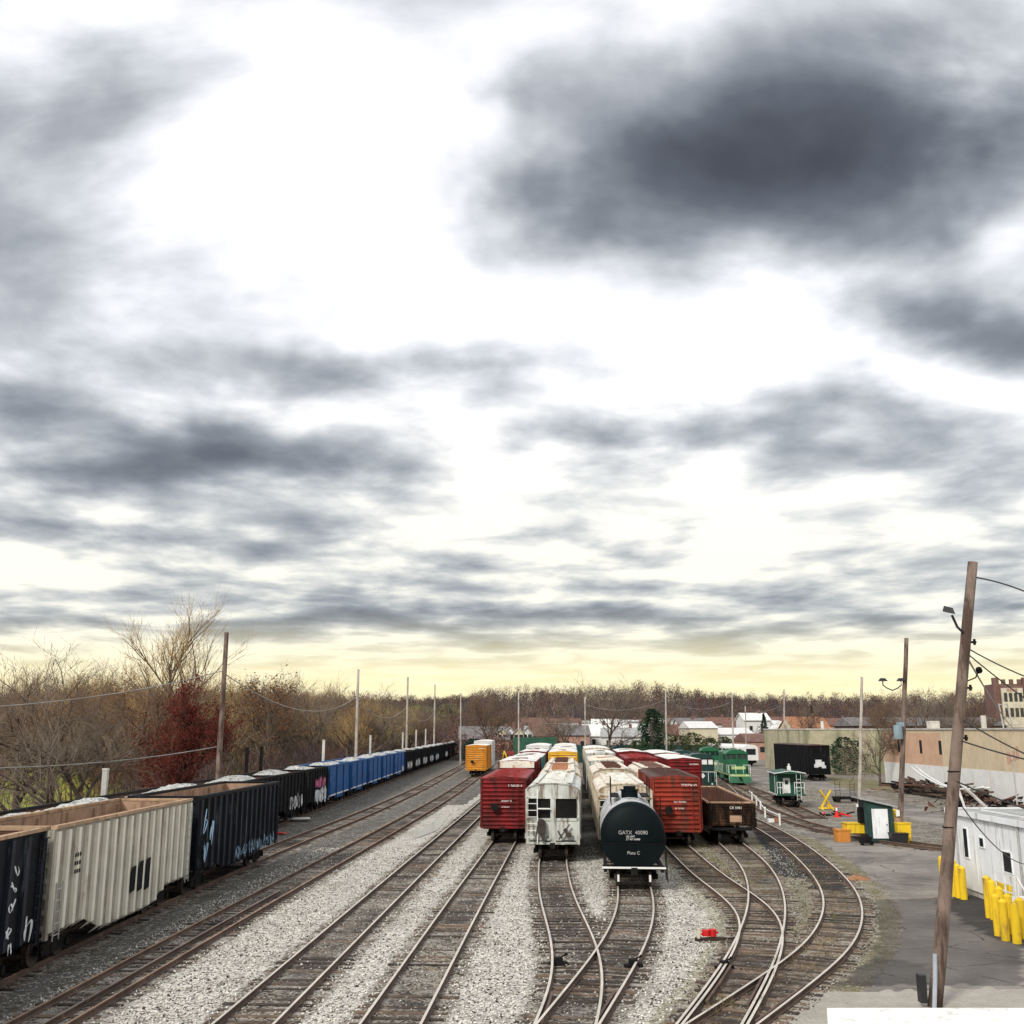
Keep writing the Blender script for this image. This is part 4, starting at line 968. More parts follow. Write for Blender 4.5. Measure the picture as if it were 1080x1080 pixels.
# --- oxide red string
boxcar('boxcar', 'orange-red boxcar with dark roof, front of its string, beside the dark gondola', 'oxide', 66.5, 14, 4.28, M_redb, M_darkroof, W=2.95, seed=15)
covered_hopper('covered_hopper', 'low cream-roofed covered hopper behind the orange-red boxcar', 'oxide', 82, 13.5, 4.2, M_cream, M_creamroof, W=3.0, hatch=M_brownroof, machine=False)
boxcar('boxcar', 'red boxcar with red roof behind the cream-roofed hopper', 'oxide', 98, 15, 4.6, M_red, M_redroof, seed=16)
boxcar('boxcar', 'red boxcar with thin white roof line, last of its string', 'oxide', 115, 15, 4.85, M_red, M_whiteroof, seed=17, roofmix=M_redroof)
# --- dark gondola string
g4 = tall_gondola('open_gondola', 'low dark open gondola with rust-red inside, right end of the yard', 'darkgon', 68, 19, 2.5, M_gonbrown, M_darkrust, rim=M_rim, ribs=16, belly=.95, posts_w=.14, W=2.85, group='open gondola with low sides')
text_part(g4, 'CR 5981', .22, (-9.5-.12, -.3, 2.15), RX, M_mark)
graffiti(g4, 1, -2, 2, 1.2, 2.0, -1.6, [M_rim], 41, 0)
part(None, 'rust_plate', lambda mb: mb.box(-9.62, -9.60, -.65, .1, 1.35, 1.75), M_rustin, g4)
boxcar('boxcar', 'red boxcar with white roof behind the dark open gondola', 'darkgon', 98, 16, 4.55, M_red, M_whiteroof, seed=18)
boxcar('boxcar', 'far red boxcar with white roof near the dark green locomotive', 'darkgon', 116, 16, 4.65, M_red, M_whiteroof, seed=19)
# --- orange car and its neighbours on the rusty track, and dark cars on the far curve
boxcar('boxcar', 'orange boxcar standing alone on the rusty track, far left of centre', 'rusty', 166, 15, 4.8, M_orange, M_whiteroof, W=3.2, seed=20)
boxcar('boxcar', 'white boxcar behind the lone orange one', 'rusty', 184, 15, 5.3, M_hwhite, M_whiteroof, W=3.1, seed=21)
for i, Y in enumerate((262, 283)):
    r = tall_gondola('coal_hopper', ('dark blue hopper on the far curve left of the orange boxcar', 'second dark blue hopper further round the far curve')[i], 'gondola', Y, 14, 4.0, M_navy, M_darkrust, ribs=10, group='dark hoppers on the far curve', cat='hopper car', posts_w=.14)
    if i == 0: graffiti(r, 0, -5, 0, 1.2, 2.2, -1.7, [M_gwhite], 77, .2)

# --- locomotives
def loco(label, tr, Y, L, body, stripe, low_nose=True, cabx=None, diamond=False):
    loc, a = spot(tr, Y, L); root = thing('locomotive', label, 'locomotive', loc, a, 'green locomotives on the right tracks'); x = L/2
    cx = -x+3.6 if cabx is None else cabx
    def fr(mb):
        mb.box(-x+.1, x-.1, -1.5, 1.5, 1.15, 1.42)
        for s in (-1, 1): mb.box(s*(x-.12)-.12, s*(x-.12)+.12, -1.5, 1.5, .45, 1.42)
        for s in (-1, 1): mb.pry([(-2.5,1.15),(2.5,1.15),(2.1,.5),(-2.1,.5)], s*1.0-.45, s*1.0+.45)
    part(None, 'frame', fr, body, root)
    part(None, 'plow', lambda mb: mb.add([(-x-.02,-1.4,.95),(-x-.02,1.4,.95),(-x-.35,1.4,.2),(-x-.35,-1.4,.2),(-x+.1,-1.4,.95),(-x+.1,1.4,.95),(-x+.1,1.4,.2),(-x+.1,-1.4,.2)], [(0,1,2,3),(4,5,6,7),(0,4,7,3),(1,5,6,2),(0,1,5,4),(3,2,6,7)]), body, root)
    def nose(mb):
        h = 2.75
        mb.prx([(-1.0,1.42),(1.0,1.42),(1.0,h-.25),(.75,h),(-.75,h),(-1.0,h-.25)], -x+1.0, cx-1.3)
    part(None, 'short_hood', nose, body, root)
    def cab(mb):
        mb.prx([(-1.5,1.42),(1.5,1.42),(1.5,3.9),(.9,4.3),(0,4.42),(-.9,4.3),(-1.5,3.9)], cx-1.3, cx+1.2)
        mb.prx([(-1.56,3.9),(1.56,3.9),(.95,4.38),(0,4.5),(-.95,4.38)], cx-1.5, cx+1.3)
    part(None, 'cab', cab, body, root)
    def hood(mb):
        mb.prx([(-.95,1.42),(.95,1.42),(.95,3.95),(.7,4.2),(-.7,4.2),(-.95,3.95)], cx+1.2, x-.9)
        for i in range(9): q = cx+2+i*(x-cx-4)/9; mb.box(q, q+.5, -.98, .98, 1.7, 3.5)
        for q in (cx+3, cx+5.5, cx+8): mb.cyl((q,0,4.1),(q,0,4.42),.45,14)
        mb.box(cx+2, cx+2.6, -.3, .3, 4.15, 4.6)
    part(None, 'long_hood', hood, body, root)
    def win(mb):
        for y0, y1 in ((-1.35,-.85),(-.7,-.12),(.12,.7),(.85,1.35)): mb.box(cx-1.33, cx-1.29, y0, y1, 3.25, 3.8)
        for s in (-1, 1):
            for q in (-.95, .1): mb.box(cx+q, cx+q+.8, s*1.5-.03, s*1.5+.03, 3.1, 3.75)
    part(None, 'cab_window', win, M_glass if not diamond else M_wpaint, root)
    def st(mb):
        mb.box(-x-.025, -x+.005, -1.3, 1.3, 1.02, 1.30) if not diamond else mb.box(-x+.96, -x+.995, -.9, .9, 2.45, 2.5)
        if not diamond:
            mb.box(-x+.96, -x+.995, -.95, .95, 1.9, 2.3); mb.box(cx+1.25, x-1, -1.0, -.985, 2.8, 3.3); mb.box(cx-1.2, cx+1.1, -1.53, -1.505, 2.1, 2.8)
            for s in (-1, 1): mb.box(-x+.4, x-.4, s*1.52-.01, s*1.52+.01, 1.2, 1.32)
        else:
            mb.add([(-x+.955,0,2.35),(-x+.955,-.28,2.05),(-x+.955,0,1.75),(-x+.955,.28,2.05),(-x+.99,0,2.35),(-x+.99,-.28,2.05),(-x+.99,0,1.75),(-x+.99,.28,2.05)], [(0,1,2,3),(7,6,5,4),(0,4,5,1),(1,5,6,2),(2,6,7,3),(3,7,4,0)])
    part(None, 'stripe' if not diamond else 'diamond_emblem', st, stripe, root)
    def hr(mb):
        for s in (-1, 1):
            for q in np.linspace(-x+.4, x-.4, 11): mb.beam((q,s*1.46,1.42),(q,s*1.46,2.45),.035,.035)
            mb.beam((-x+.4,s*1.46,2.45),(x-.4,s*1.46,2.45),.04,.04)
        for s in (-1, 1):
            mb.beam((-x,s*1.4,.4),(-x,s*1.4,2.5),.05,.05); mb.beam((-x,s*1.4,2.5),(-x,s*.5,2.5),.05,.05); mb.beam((-x,s*.5,1.42),(-x,s*.5,2.5),.05,.05)
    part(None, 'handrail', hr, M_wpaint, root)
    def hl(mb):
        for y in (-.15,.15): mb.cyl((cx-1.35,y,4.05),(cx-1.29,y,4.05),.09,10)
        for y in (-.9,.9): mb.cyl((-x-.03,y,1.2),(-x,y,1.2),.09,10)
    part(None, 'headlight', hl, M_wpaint, root)
    for s in (-1, 1): truck(root, s*(x-3)); coupler(root, s*(x-.1), s)
    return root
gl = loco('bright green locomotive with pale yellow-green stripes and low nose, facing the caboose', 'yardright', 141, 16, M_glocogreen, M_stripe)
text_part(gl, '1', .6, (-8+3.6-1.32, 0, 3.85), RX, M_mark, 'number')
loco('dark green locomotive with a white diamond on its nose, behind the red boxcars', 'greenswitcher', 118, 15, M_dlocogreen, M_wpaint, diamond=True)
loco('second green locomotive left of and behind the bright green one', 'loop', 160, 14, M_glocogreen, M_stripe)
loco('far dark green switcher behind the dark green locomotive', 'greenswitcher', 136, 14, M_dlocogreen, M_stripe)
# --- small transfer caboose
def caboose():
    L = 5.4; loc, a = spot('yardright', 101, L); root = thing('caboose', 'small dark green caboose with white porch rails and white door', 'caboose', loc, a); x = L/2; w = 1.35
    part(None, 'deck', lambda mb: mb.box(-x, x, -w, w, .95, 1.12), M_cabgreen, root)
    def body(mb):
        mb.box(-x+1.1, x-.2, -w+.04, w-.04, 1.12, 3.0)
        for q in np.linspace(-x+1.4, x-.6, 9): mb.box(q-.015, q+.015, -w+.02, w-.02, 1.15, 2.95)
        for s in (-1, 1): mb.box(-x+.02, -x+.14, s*(w-.07)-.05, s*(w-.07)+.05, 1.12, 3.0)
    part(None, 'cabin', body, M_cabgreen, root)
    part(None, 'roof', lambda mb: mb.prx([(-w-.1,2.98),(-w-.1,3.05),(0,3.28),(w+.1,3.05),(w+.1,2.98)], -x-.1, x), M_cabgreen, root)
    def trim(mb):
        for s in (-1, 1): mb.box(-x-.1, x, s*(w+.11)-.02, s*(w+.11)+.02, 2.97, 3.06)
        mb.beam((-x-.12,-w-.1,3.04), (-x-.12,0,3.26), .06, .06); mb.beam((-x-.12,w+.1,3.04), (-x-.12,0,3.26), .06, .06)
        mb.box(-x+1.12, -x+1.2, w-.04, w-.01, 1.15, 3.0); mb.box(-x, x, w, w+.03, 1.0, 1.1)
    part(None, 'white_trim', trim, M_wpaint, root)
    d = part(None, 'door', lambda mb: mb.box(-x+1.04, -x+1.095, -.1, .55, 1.15, 2.55), M_wpaint, root)
    part(None, 'window', lambda mb: mb.box(-x+1.02, -x+1.038, .08, .38, 1.95, 2.35), M_glass, d)
    part(None, 'window', lambda mb: mb.box(-x+1.04, -x+1.09, -1.05, -.5, 1.9, 2.5), M_glass, root)
    def pr(mb):
        for y in (-1.28,-.95,-.55,-.35,.75,1.0,1.28): mb.beam((-x+.03,y,1.12),(-x+.03,y,2.2),.05,.05)
        for z in (2.2,1.7): mb.beam((-x+.03,-1.28,z),(-x+.03,-.35,z),.05,.05); mb.beam((-x+.03,.75,z),(-x+.03,1.28,z),.05,.05)
        ladder(mb, -x-.03, -.75, .5, 3.0, w=.4)
    part(None, 'porch_railing', pr, M_wpaint, root)
    def st(mb):
        for q, h in ((.6,.5),(1.2,.7),(1.9,.45)): mb.cyl((q,-.5,3.1),(q,-.5,3.1+h),.09,8)
    part(None, 'roof_pipe', st, M_wpaint, root)
    for s in (-1, 1): truck(root, s*(x-1.5)); coupler(root, s*(x-.1), s)
caboose()
# --- white passenger coach and black boxcars further back on the right
def coach():
    root = thing('passenger_coach', 'white passenger coach with a wide dark end window behind the bright green locomotive', 'railway coach', (47.5, 228, .1), R(96)); x = 13; w = 1.55
    arc = [(w*math.sin(t), 3.5+.75*math.cos(t)) for t in np.linspace(-1.57, 1.57, 11)]
    part(None, 'body', lambda mb: mb.prx([(-w,1.1)]+arc+[(w,1.1)], -x, x), M_wpaint, root)
    def win(mb):
        mb.box(-x-.03, -x, -1.0, 1.0, 2.2, 3.4)
        for i in range(9): q = -x+1.5+i*2.7; mb.box(q, q+1.6, w-.01, w+.03, 2.4, 3.3)
    part(None, 'window', win, M_glass, root)
    part(None, 'skirt', lambda mb: mb.box(-x+.4, x-.4, -1.2, 1.2, .55, 1.1), M_under, root)
    for s in (-1, 1): truck(root, s*(x-3)); coupler(root, s*x, s)
coach()
def blackbox(label, cx, cy, ang, L, H):
    root = thing('boxcar', label, 'boxcar', (cx, cy, .02), ang, 'black boxcars on the right'); x = L/2; w = 1.55
    def body(mb):
        mb.box(-x, x, -w, w, .9, H-.15)
        for i in range(int(L/.9)+1):
            q = -x+.2+(L-.4)*i/int(L/.9)
            for s in (-1, 1): mb.box(q-.05, q+.05, s*w-.06, s*w+.06, .9, H-.2)
    part(None, 'body', body, M_black, root)
    part(None, 'roof', lambda mb: mb.prx([(-w-.08,H-.2),(-w-.08,H-.12),(0,H),(w+.08,H-.12),(w+.08,H-.2)], -x-.1, x+.1), M_darkroof, root)
    for s in (-1, 1): truck(root, s*(x-1.8))
    return root
r = blackbox('long black boxcar with rusty roof edge and white tag, behind the caboose', 44.8, 163.5, R(90), 20, 5.2)
part(None, 'graffiti', lambda mb: [mb.box(-10.03-.001*k, -10.0, y0, y1, z0, z1) for k, (y0, y1, z0, z1) in enumerate(((-.7,.3,2.0,2.7),(-.3,.6,2.4,3.0),(-.9,-.3,1.8,2.2),(.2,.8,1.9,2.4)))], M_gwhite, r)

# ---------------------------------------------------------------- poles, lamps, wires
def pole(name, label, x, y, h, r=.16, lean=(0, 0), mat=None, group=None, ground=None, cat='utility pole', n=12):
    z0 = hzf(x, y) if ground is None else ground
    root = thing(name, label, cat, (x, y, z0), 0, group)
    rn = random.Random(int(x*7+y))
    def f(mb):
        k = 9; pts = []
        for i in range(k):
            t = i/(k-1); pts.append((lean[0]*t+rn.uniform(-.02,.02)*(i % (k-1) > 0), lean[1]*t, -.3+(h+.3)*t))
        mb.tube(pts, r, n, r1=r*.72)
    part(None, 'shaft', f, mat or M_palewood, root, smooth=True); return root
def wire(label, p0, p1, sag=.8, r=.02, mat=None, name='overhead_wire', group='overhead wires'):
    p0 = Vector(p0); p1 = Vector(p1); n = 16; pts = []
    for i in range(n+1):
        t = i/n; p = p0.lerp(p1, t); p.z -= sag*4*t*(1-t); pts.append(p-p0)
    mb = MB(); mb.tube(pts, r, 5); o = link(name, mb.mesh(name, mat or M_wire, True), None, p0)
    return tag(o, label, 'wire', group)
# nearest leaning pole
bx, by = G(984, 1061); top = at(1026, 593, by)
P1 = pole('utility_pole', 'big weathered pole leaning right in the foreground, with one dark floodlight arm', bx, by, top[2], .19, (top[0]-bx, 0), M_wood, n=20)
hx = lambda z: (top[0]-bx)*z/top[2]
def arm(mb):
    a = at(1013, 664, by)[2]; mb.tube([(hx(a)-.14,-.08,a-.1),(hx(a)-.35,-.2,a+.05),(hx(a)-.52,-.3,a+.38)], .035, 8)
part(None, 'lamp_arm', arm, M_blk, P1)
def head(mb):
    a = at(1013, 664, by)[2]; c = Vector((hx(a)-.58,-.36,a+.5)); mb.cyl(c, c+Vector((-.05,-.05,.05)), .07, 8)
    mb.prx([], 0, 0) if False else mb.add([c+Vector(v) for v in ((-.26,-.1,-.03),(.05,-.2,-.12),(.14,.08,-.05),(-.16,.16,.03),(-.2,-.08,.13),(.02,-.14,.07),(.07,.05,.10),(-.13,.1,.16))], [(0,3,2,1),(4,5,6,7),(0,1,5,4),(1,2,6,5),(2,3,7,6),(3,0,4,7)])
part(None, 'floodlight', head, M_blk, P1)
def pipe(mb): mb.tube([(-.06,-.24,0),(.03,-.22,.7),(.09,-.2,1.35)], .06, 10)
part(None, 'grey_conduit', pipe, pm('grey_conduit', (.36,.39,.44), .5), P1)
part(None, 'black_box', lambda mb: mb.box(-.36, -.18, -.15, .1, .1, .8), M_blk, P1)
for z in (7.0, 5.2, 8.4, 9.7): part(None, 'bracket', lambda mb: [mb.box(hx(z)+.08, hx(z)+.30, -.05, .05, z, z+.06), mb.cyl((hx(z)+.26,0,z-.05), (hx(z)+.26,0,z+.12), .04, 8)], M_under, P1)
for z in (6.1, 4.6): part(None, 'strap', lambda mb: mb.cyl((hx(z),0,z), (hx(z),0,z+.03), .178, 14), M_under, P1)
def roofdish(mb):
    z = 8.6; mb.tube([(hx(z)+.1,0,z),(hx(z)+.4,0,z+.12),(hx(z)+.5,0,z+.3)], .02, 6); mb.cyl((hx(z)+.5,-.05,z+.3), (hx(z)+.52,.02,z+.36), .09, 10)
part(None, 'insulator', roofdish, M_under, P1)
def pt1(px, py): return at(px, py, by)
W_ = lambda *a, **k: wire(*a, **k)
W_('thick black service wire arching right from the top of the big leaning pole', pt1(1029, 609), at(1190, 690, by-3), -.35, .022)
W_('upper black wire from the mid of the big pole to the right edge', pt1(1021, 684), at(1200, 742, by-2), .3, .02)
W_('second black wire just below the upper one from the big pole', pt1(1021, 690), at(1190, 800, by+2), .25, .02)
W_('black wire sloping down from the big pole across the tan warehouse', pt1(1012, 757), at(1200, 835, by-4), .25, .022)
W_('lower black wire across the tan warehouse wall', pt1(1010, 780), at(1210, 822, by-5), .15, .022)
W_('black wire dipping across the white warehouse band', pt1(1005, 822), at(1200, 880, by-5), .2, .022)
W_('thin wire hanging from the big pole down to the white office', pt1(1003, 833), at(1086, 912, 42), .5, .018)
W_('pale stay wire from the big pole down over the tan warehouse', pt1(1018, 690), at(1072, 770, 100), .4, .03, M_wirepale)
# second pole with twin lamps, behind the shed
x2, y2 = G(948, 889)
P2 = pole('utility_pole', 'pole behind the small shed with twin lamps near its middle', x2, y2, at(956, 673, y2)[2], .19, (at(956, 673, y2)[0]-x2, 0), M_wood, n=14)
zt = at(953, 725, y2)[2]
for s in (-1, 1):
    la = part(None, 'lamp_arm', lambda mb: mb.tube([(.35,0,zt-.2),(.35+s*.35,0,zt-.05),(.35+s*.62,0,zt+.15),(.35+s*.62,0,zt+.45)], .04, 6), M_blk, P2)
    part(None, 'floodlight', lambda mb: mb.add([(.35+s*.62+a, b, zt+c) for a, b, c in ((-.28,-.2,.42),(.28,-.2,.42),(.28,.15,.42),(-.28,.15,.42),(-.14,-.1,.62),(.14,-.1,.62),(.14,.1,.62),(-.14,.1,.62))], [(0,3,2,1),(4,5,6,7),(0,1,5,4),(1,2,6,5),(2,3,7,6),(3,0,4,7)]), M_blk, la)
part(None, 'blue_grey_transformer', lambda mb: [mb.cyl((.38,-.35,zt-3.4),(.38,-.35,zt-2.5),.28,14), mb.box(.5,.9,-.2,.2,zt-2.6,zt-2.3)], pm('transformer_grey', (.22,.30,.34), .5), P2)
part(None, 'white_notice', lambda mb: mb.box(-.12,.12,-.235,-.20,1.7,2.1), M_wpaint, P2)
part(None, 'rusty_base_wrap', lambda mb: mb.cyl((0,0,0),(.0,0,1.6),.215,14), M_rustin, P2)
x3, y3 = G(906, 854)
P3 = pole('utility_pole', 'slim grey pole beside the bare dark tree, left of the shed', x3, y3, at(909, 714, y3)[2], .17, (at(909, 714, y3)[0]-x3, 0))
part(None, 'white_base', lambda mb: mb.cyl((0,0,0),(0,0,.5),.24,12), M_wpaint, P3)
far = [(827, 808, 727, None, 'pole standing at the left end of the black boxcar'), (772, None, 731, 187, 'pole rising behind the bright green locomotive'), (702, None, 728, 175, 'pole right of the dark conifer, behind the red boxcars'),
       (617, None, 735, 205, 'pole left of the large bare tree behind the yard'), (547, None, 730, 185, 'pole beside the pale row houses'), (786, None, 745, 260, 'short pole in front of the white house, right of centre'), (486, None, 731, 200, 'pole left of the orange boxcar')]
P4s = {}
for px, yb, yt, Y, lb in far:
    x, y = G(px, yb) if yb else (at(px, 770, Y)[0], Y)
    P4s[px] = pole('utility_pole', lb, x, y, at(px, yt, y)[2]-hzf(x, y), .17, (at(px, yt, y)[0]-x, 0), M_palewood, 'poles behind the yard')
    z = at(px, yt, y)[2]-1.6
    def xa(mb): mb.box(-.25, .25, -.05, .05, z, z+.1); mb.cyl((.2,0,z), (.2,0,z+.35), .06, 6)
    part(None, 'bracket', xa, M_under, P4s[px])
for a, b, lb in ((772,702,'wire drooping left between the poles behind the locomotives'), (827,772,'wire between the black boxcar pole and the next pole left'), (702,617,'wire between the conifer pole and the bare tree pole')):
    A = P4s[a]; B = P4s[b]
    wire(lb, (A.location.x, A.location.y, 12.2), (B.location.x, B.location.y, 12.2), 1.4, .03, M_wirepale)
pl_prev = None
for i, (px, yt, Y, lb) in enumerate(((233, 667, 70, 'tall grey pole beside the dark red tree, nearest of the left row'), (376, 706, 132, 'second tall pole of the left row, above the blue hoppers'), (429, 714, 186, 'third tall pole of the left row'), (458, 722, 240, 'farthest pole of the left row'))):
    x = at(px, 770, Y)[0]; p = pole('utility_pole', lb, x, Y, at(px, yt, Y)[2], .21, (0, 0), M_palewood if i else M_wood, 'poles along the left train')
    if pl_prev: wire('line wire between poles %s of the left row' % ('one and two','two and three','three and four')[i-1], (pl_prev.location.x, pl_prev.location.y, 11), (x, Y, 11.5), 2.2, .035, M_wirepale)
    pl_prev = p
wire('pale line wire running left from the nearest left-row pole', (at(233,770,70)[0], 70, 11.2), (-34, 35, 8.5), 1.5, .03, M_wirepale)
wire('lower pale wire running left through the bare trees', (at(233,770,70)[0], 70, 6.2), (-30, 38, 6.2), .8, .03, M_wirepale)
posts = [(115,812,842,56,0),(262,789,812,92,1),(277,789,812,97,1),(342,781,800,112,0),(391,776,792,150,0),(425,773,786,186,0),(439,770,785,208,0),(449,769,782,222,0)]
pwords = ['pale short post in front of the bare grey tree at far left', 'left of two dark short posts behind the black hoppers', 'right of two dark short posts behind the black hoppers', 'pale post behind the pink graffiti hopper', 'pale post behind the middle blue hopper', 'pale post behind the last blue hopper', 'pale post next to last toward the distance', 'farthest small pale post behind the train']
for (px, yt, yb, Y, d_), lb in zip(posts, pwords):
    x = at(px, 770, Y)[0]; h = at(px, yt, Y)[2]
    r = thing('fence_post', lb, 'post', (x, Y, 0), 0, 'short posts behind the left train'); part(('fp', round(h,2), d_), 'shaft', lambda mb: mb.box(-.13, .13, -.13, .13, -.2, h), M_under if d_ else M_conc, r)
    part(('fpc', round(h,2), d_), 'cap', lambda mb: mb.prz([(-.15,-.15),(.15,-.15),(.15,.15),(-.15,.15)], h, h+.08), M_under if d_ else M_conc, r)

# ---------------------------------------------------------------- right side: shed, bins, barriers
def simple(name, label, cat, loc, rot, fn, mats, group=None, smooth=False):
    mb = MB(); fn(mb); o = link(name, mb.mesh(name, mats, smooth), None, loc, rot); return tag(o, label, cat, group)
sx_, sy_ = G(930, 889)
sh = thing('shed', 'small dark green shed with slanted roof and pale blue-white door', 'shed', (sx_, sy_+.9, 0), R(-4))
part(None, 'wall', lambda mb: mb.pry([(-.85,.1),(.85,.1),(.85,2.35),(-.85,2.75)], -.85, .85), M_shedg, sh)
part(None, 'corner_trim', lambda mb: [mb.box(-.93,-.78,-.9,-.845,.05,2.7), mb.box(.72,.93,-.9,-.845,.05,2.3)], M_shedg, sh)
part(None, 'roof', lambda mb: mb.pry([(-1.25,2.78),(1.2,2.25),(1.2,2.34),(-1.25,2.88)], -1.1, 1.1), M_officeroof, sh)
dr = part(None, 'door', lambda mb: mb.box(-.45, .58, -.9, -.855, .28, 2.15), M_office, sh)
part(None, 'handle', lambda mb: mb.cyl((.48,-.95,1.15),(.48,-.9,1.15),.04,8), M_blk, dr)
part(None, 'sill', lambda mb: mb.box(-.9, .9, -.95, .9, 0, .1), M_blk, sh)
part(None, 'vent_box', lambda mb: [mb.box(-1.15,-.86,-.5,.1,1.2,2.2)], M_under, sh)
bxx, byy = G(905, 888)
yb = thing('equipment_box', 'yellow steel box on legs left of the small shed', 'box', (bxx, byy+.5, 0), 0)
part(None, 'box', lambda mb: [mb.box(-.7,.6,-.45,.45,.55,1.15), mb.box(-.75,.65,-.5,.5,1.15,1.2)], M_yellow, yb)
for a, b_ in ((-.6,-.35),(.5,-.35),(.5,.35),(-.6,.35)): part(('ybl',), 'leg', lambda mb: mb.box(-.05,.05,-.05,.05,0,.55), M_yellow, yb, (a, b_, 0))
cx_, cy_ = G(890, 888)
def crate(mb):
    mb.box(-.42,.42,-.35,.35,.0,.75); mb.box(-.46,.46,-.39,.39,.70,.80)
    for q in (-.3,0,.3): mb.box(q-.05,q+.05,-.38,-.345,.0,.7)
simple('crate', 'faded orange crate at the left of the yellow box', 'crate', (cx_, cy_+.3, 0), R(8), crate, M_orangebox)
gx_, gy_ = G(913, 891)
def gen(mb): mb.box(-.35,.35,-.25,.25,.1,.5); mb.cyl((-.2,0,.5),(.2,0,.5),.18,10); mb.cyl((-.3,-.3,.14),(-.3,-.24,.14),.14,10); mb.cyl((.3,-.3,.14),(.3,-.24,.14),.14,10)
simple('compressor', 'small black machine on the ground at the left foot of the shed', 'machine', (gx_, gy_, 0), 0, gen, M_under)
for i, (px, py, w_, h_, mt, lb) in enumerate(((955, 890, .45, 1.25, M_yellow, 'yellow wheeled bin right of the shed pole'), (944, 886, .3, 1.9, M_yellow, 'tall narrow yellow stand between shed and pole'), (950, 891, .55, .65, M_blk, 'low black bin at the foot of the twin-lamp pole'))):
    q = G(px, py); r = thing('bin', lb, 'bin', (q[0], q[1]+.3, 0), 0)
    part(None, 'body', lambda mb: mb.add([(-w_*.85,-.28,0),(w_*.85,-.28,0),(w_*.85,.28,0),(-w_*.85,.28,0),(-w_,-.33,h_),(w_,-.33,h_),(w_,.33,h_),(-w_,.33,h_)], [(0,3,2,1),(4,5,6,7),(0,1,5,4),(1,2,6,5),(2,3,7,6),(3,0,4,7)]), mt, r)
    part(None, 'lid', lambda mb: mb.box(-w_-.03, w_+.03, -.37, .36, h_, h_+.07), mt, r)
q = G(872, 854)
def xb(mb):
    mb.beam((-.5,0,.25),(.5,0,1.75),.2,.12); mb.beam((.5,.13,.25),(-.5,.13,1.75),.2,.12); mb.beam((-.55,-.3,0),(-.2,.3,.45),.12,.12); mb.beam((.55,-.3,0),(.2,.3,.45),.12,.12); mb.box(-.7,.7,-.1,.2,.08,.22)
simple('track_barrier', 'yellow X-shaped barrier standing on the dirt left of the slim grey pole', 'barrier', (q[0], q[1], 0), R(10), xb, M_yellow)
q = G(889, 862)
def cone(mb):
    mb.box(-.25,.25,-.25,.25,0,.06,0); mb.cyl((0,0,.06),(0,0,.55),.19,14,0,.1); mb.cyl((0,0,.55),(0,0,.8),.1,14,1,.07); mb.cyl((0,0,.8),(0,0,1.0),.07,14,0,.04)
simple('traffic_cone', 'red and white cone behind the yellow box', 'cone', (q[0]-.5, q[1], 0), 0, cone, [M_redp, M_wpaint])
def junk(mb):
    rn = random.Random(2)
    for i in range(9): a = rn.uniform(0,3.1); x = rn.uniform(-1.6,1.2); mb.beam((x,rn.uniform(-.5,.5),.08+i*.02),(x+math.cos(a)*.9,rn.uniform(-.5,.5)+math.sin(a)*.5,.12+rn.uniform(0,.3)),.12,.1, i % 3 == 0)
simple('scrap_pile', 'low pile of red and dark scrap parts beside the cone', 'scrap', (q[0]-.4, q[1]+.3, 0), 0, junk, [M_under, M_redp])
q = G(892, 846); ct = thing('rail_cart', 'flat black cart with two upright ladder racks, behind the yellow barrier', 'cart', (q[0], q[1], 0), R(-3))
part(None, 'deck', lambda mb: [mb.box(-1.25,1.25,-.6,.6,.35,.55), mb.box(-1.3,1.3,-.66,-.6,.3,.6)], M_under, ct)
for a in (-.75, .75): part(('rack',), 'rack', lambda mb: ladder(mb, 0, 0, .5, 2.1, w=.5, along='x', st=.28), M_under, ct, (a, 0, 0))
for a in (-.9, .9): part(('cw',), 'wheelset', lambda mb: [mb.cyl((0,-.7,.25),(0,-.55,.25),.25,12), mb.cyl((0,.55,.25),(0,.7,.25),.25,12), mb.cyl((0,-.55,.25),(0,.55,.25),.05,6)], M_under, ct, (a, 0, 0))
# bollards in front of the office
bol = [(1003,944,1.5),(1007.5,945.5,1.5),(1012,947,1.35),(1017,948.6,1.3),(1044,968,1.5),(1049,970,1.4),(1053.5,987,1.35),(1061,992,1.3),(1066,985,1.3),(1073,995,1.3),(1079,990,1.3),(1057,979,1.4),(996,941,1.5)]
bw = ['leftmost yellow bollard, half behind the big leaning pole','second yellow bollard from the left, in the group left of the steps','third yellow bollard left of the office steps','yellow bollard directly at the left of the office steps','leftmost tall bollard right of the office steps','second bollard right of the steps, set back','yellow bollard standing forward, third right of the steps','yellow bollard fourth right of the steps','yellow bollard set back between two front ones at the right','nearest yellow bollard close to the right picture edge','yellow bollard cut by the right picture edge','bollard set back between third and fourth right of the steps','yellow bollard mostly hidden by the big leaning pole']
for (px, py, h), lb in zip(bol, bw):
    x, y = G(px, py); r = thing('bollard', lb, 'bollard', (x, y, 0), 0, 'yellow bollards before the white office')
    part(('bol', h), 'post', lambda mb: mb.cyl((0,0,0),(0,0,h),.15,16), M_yellow, r, smooth=False)
    part(('bolc', h), 'cap', lambda mb: mb.cyl((0,0,h),(0,0,h+.09),.15,16,0,.05), M_yellow, r)
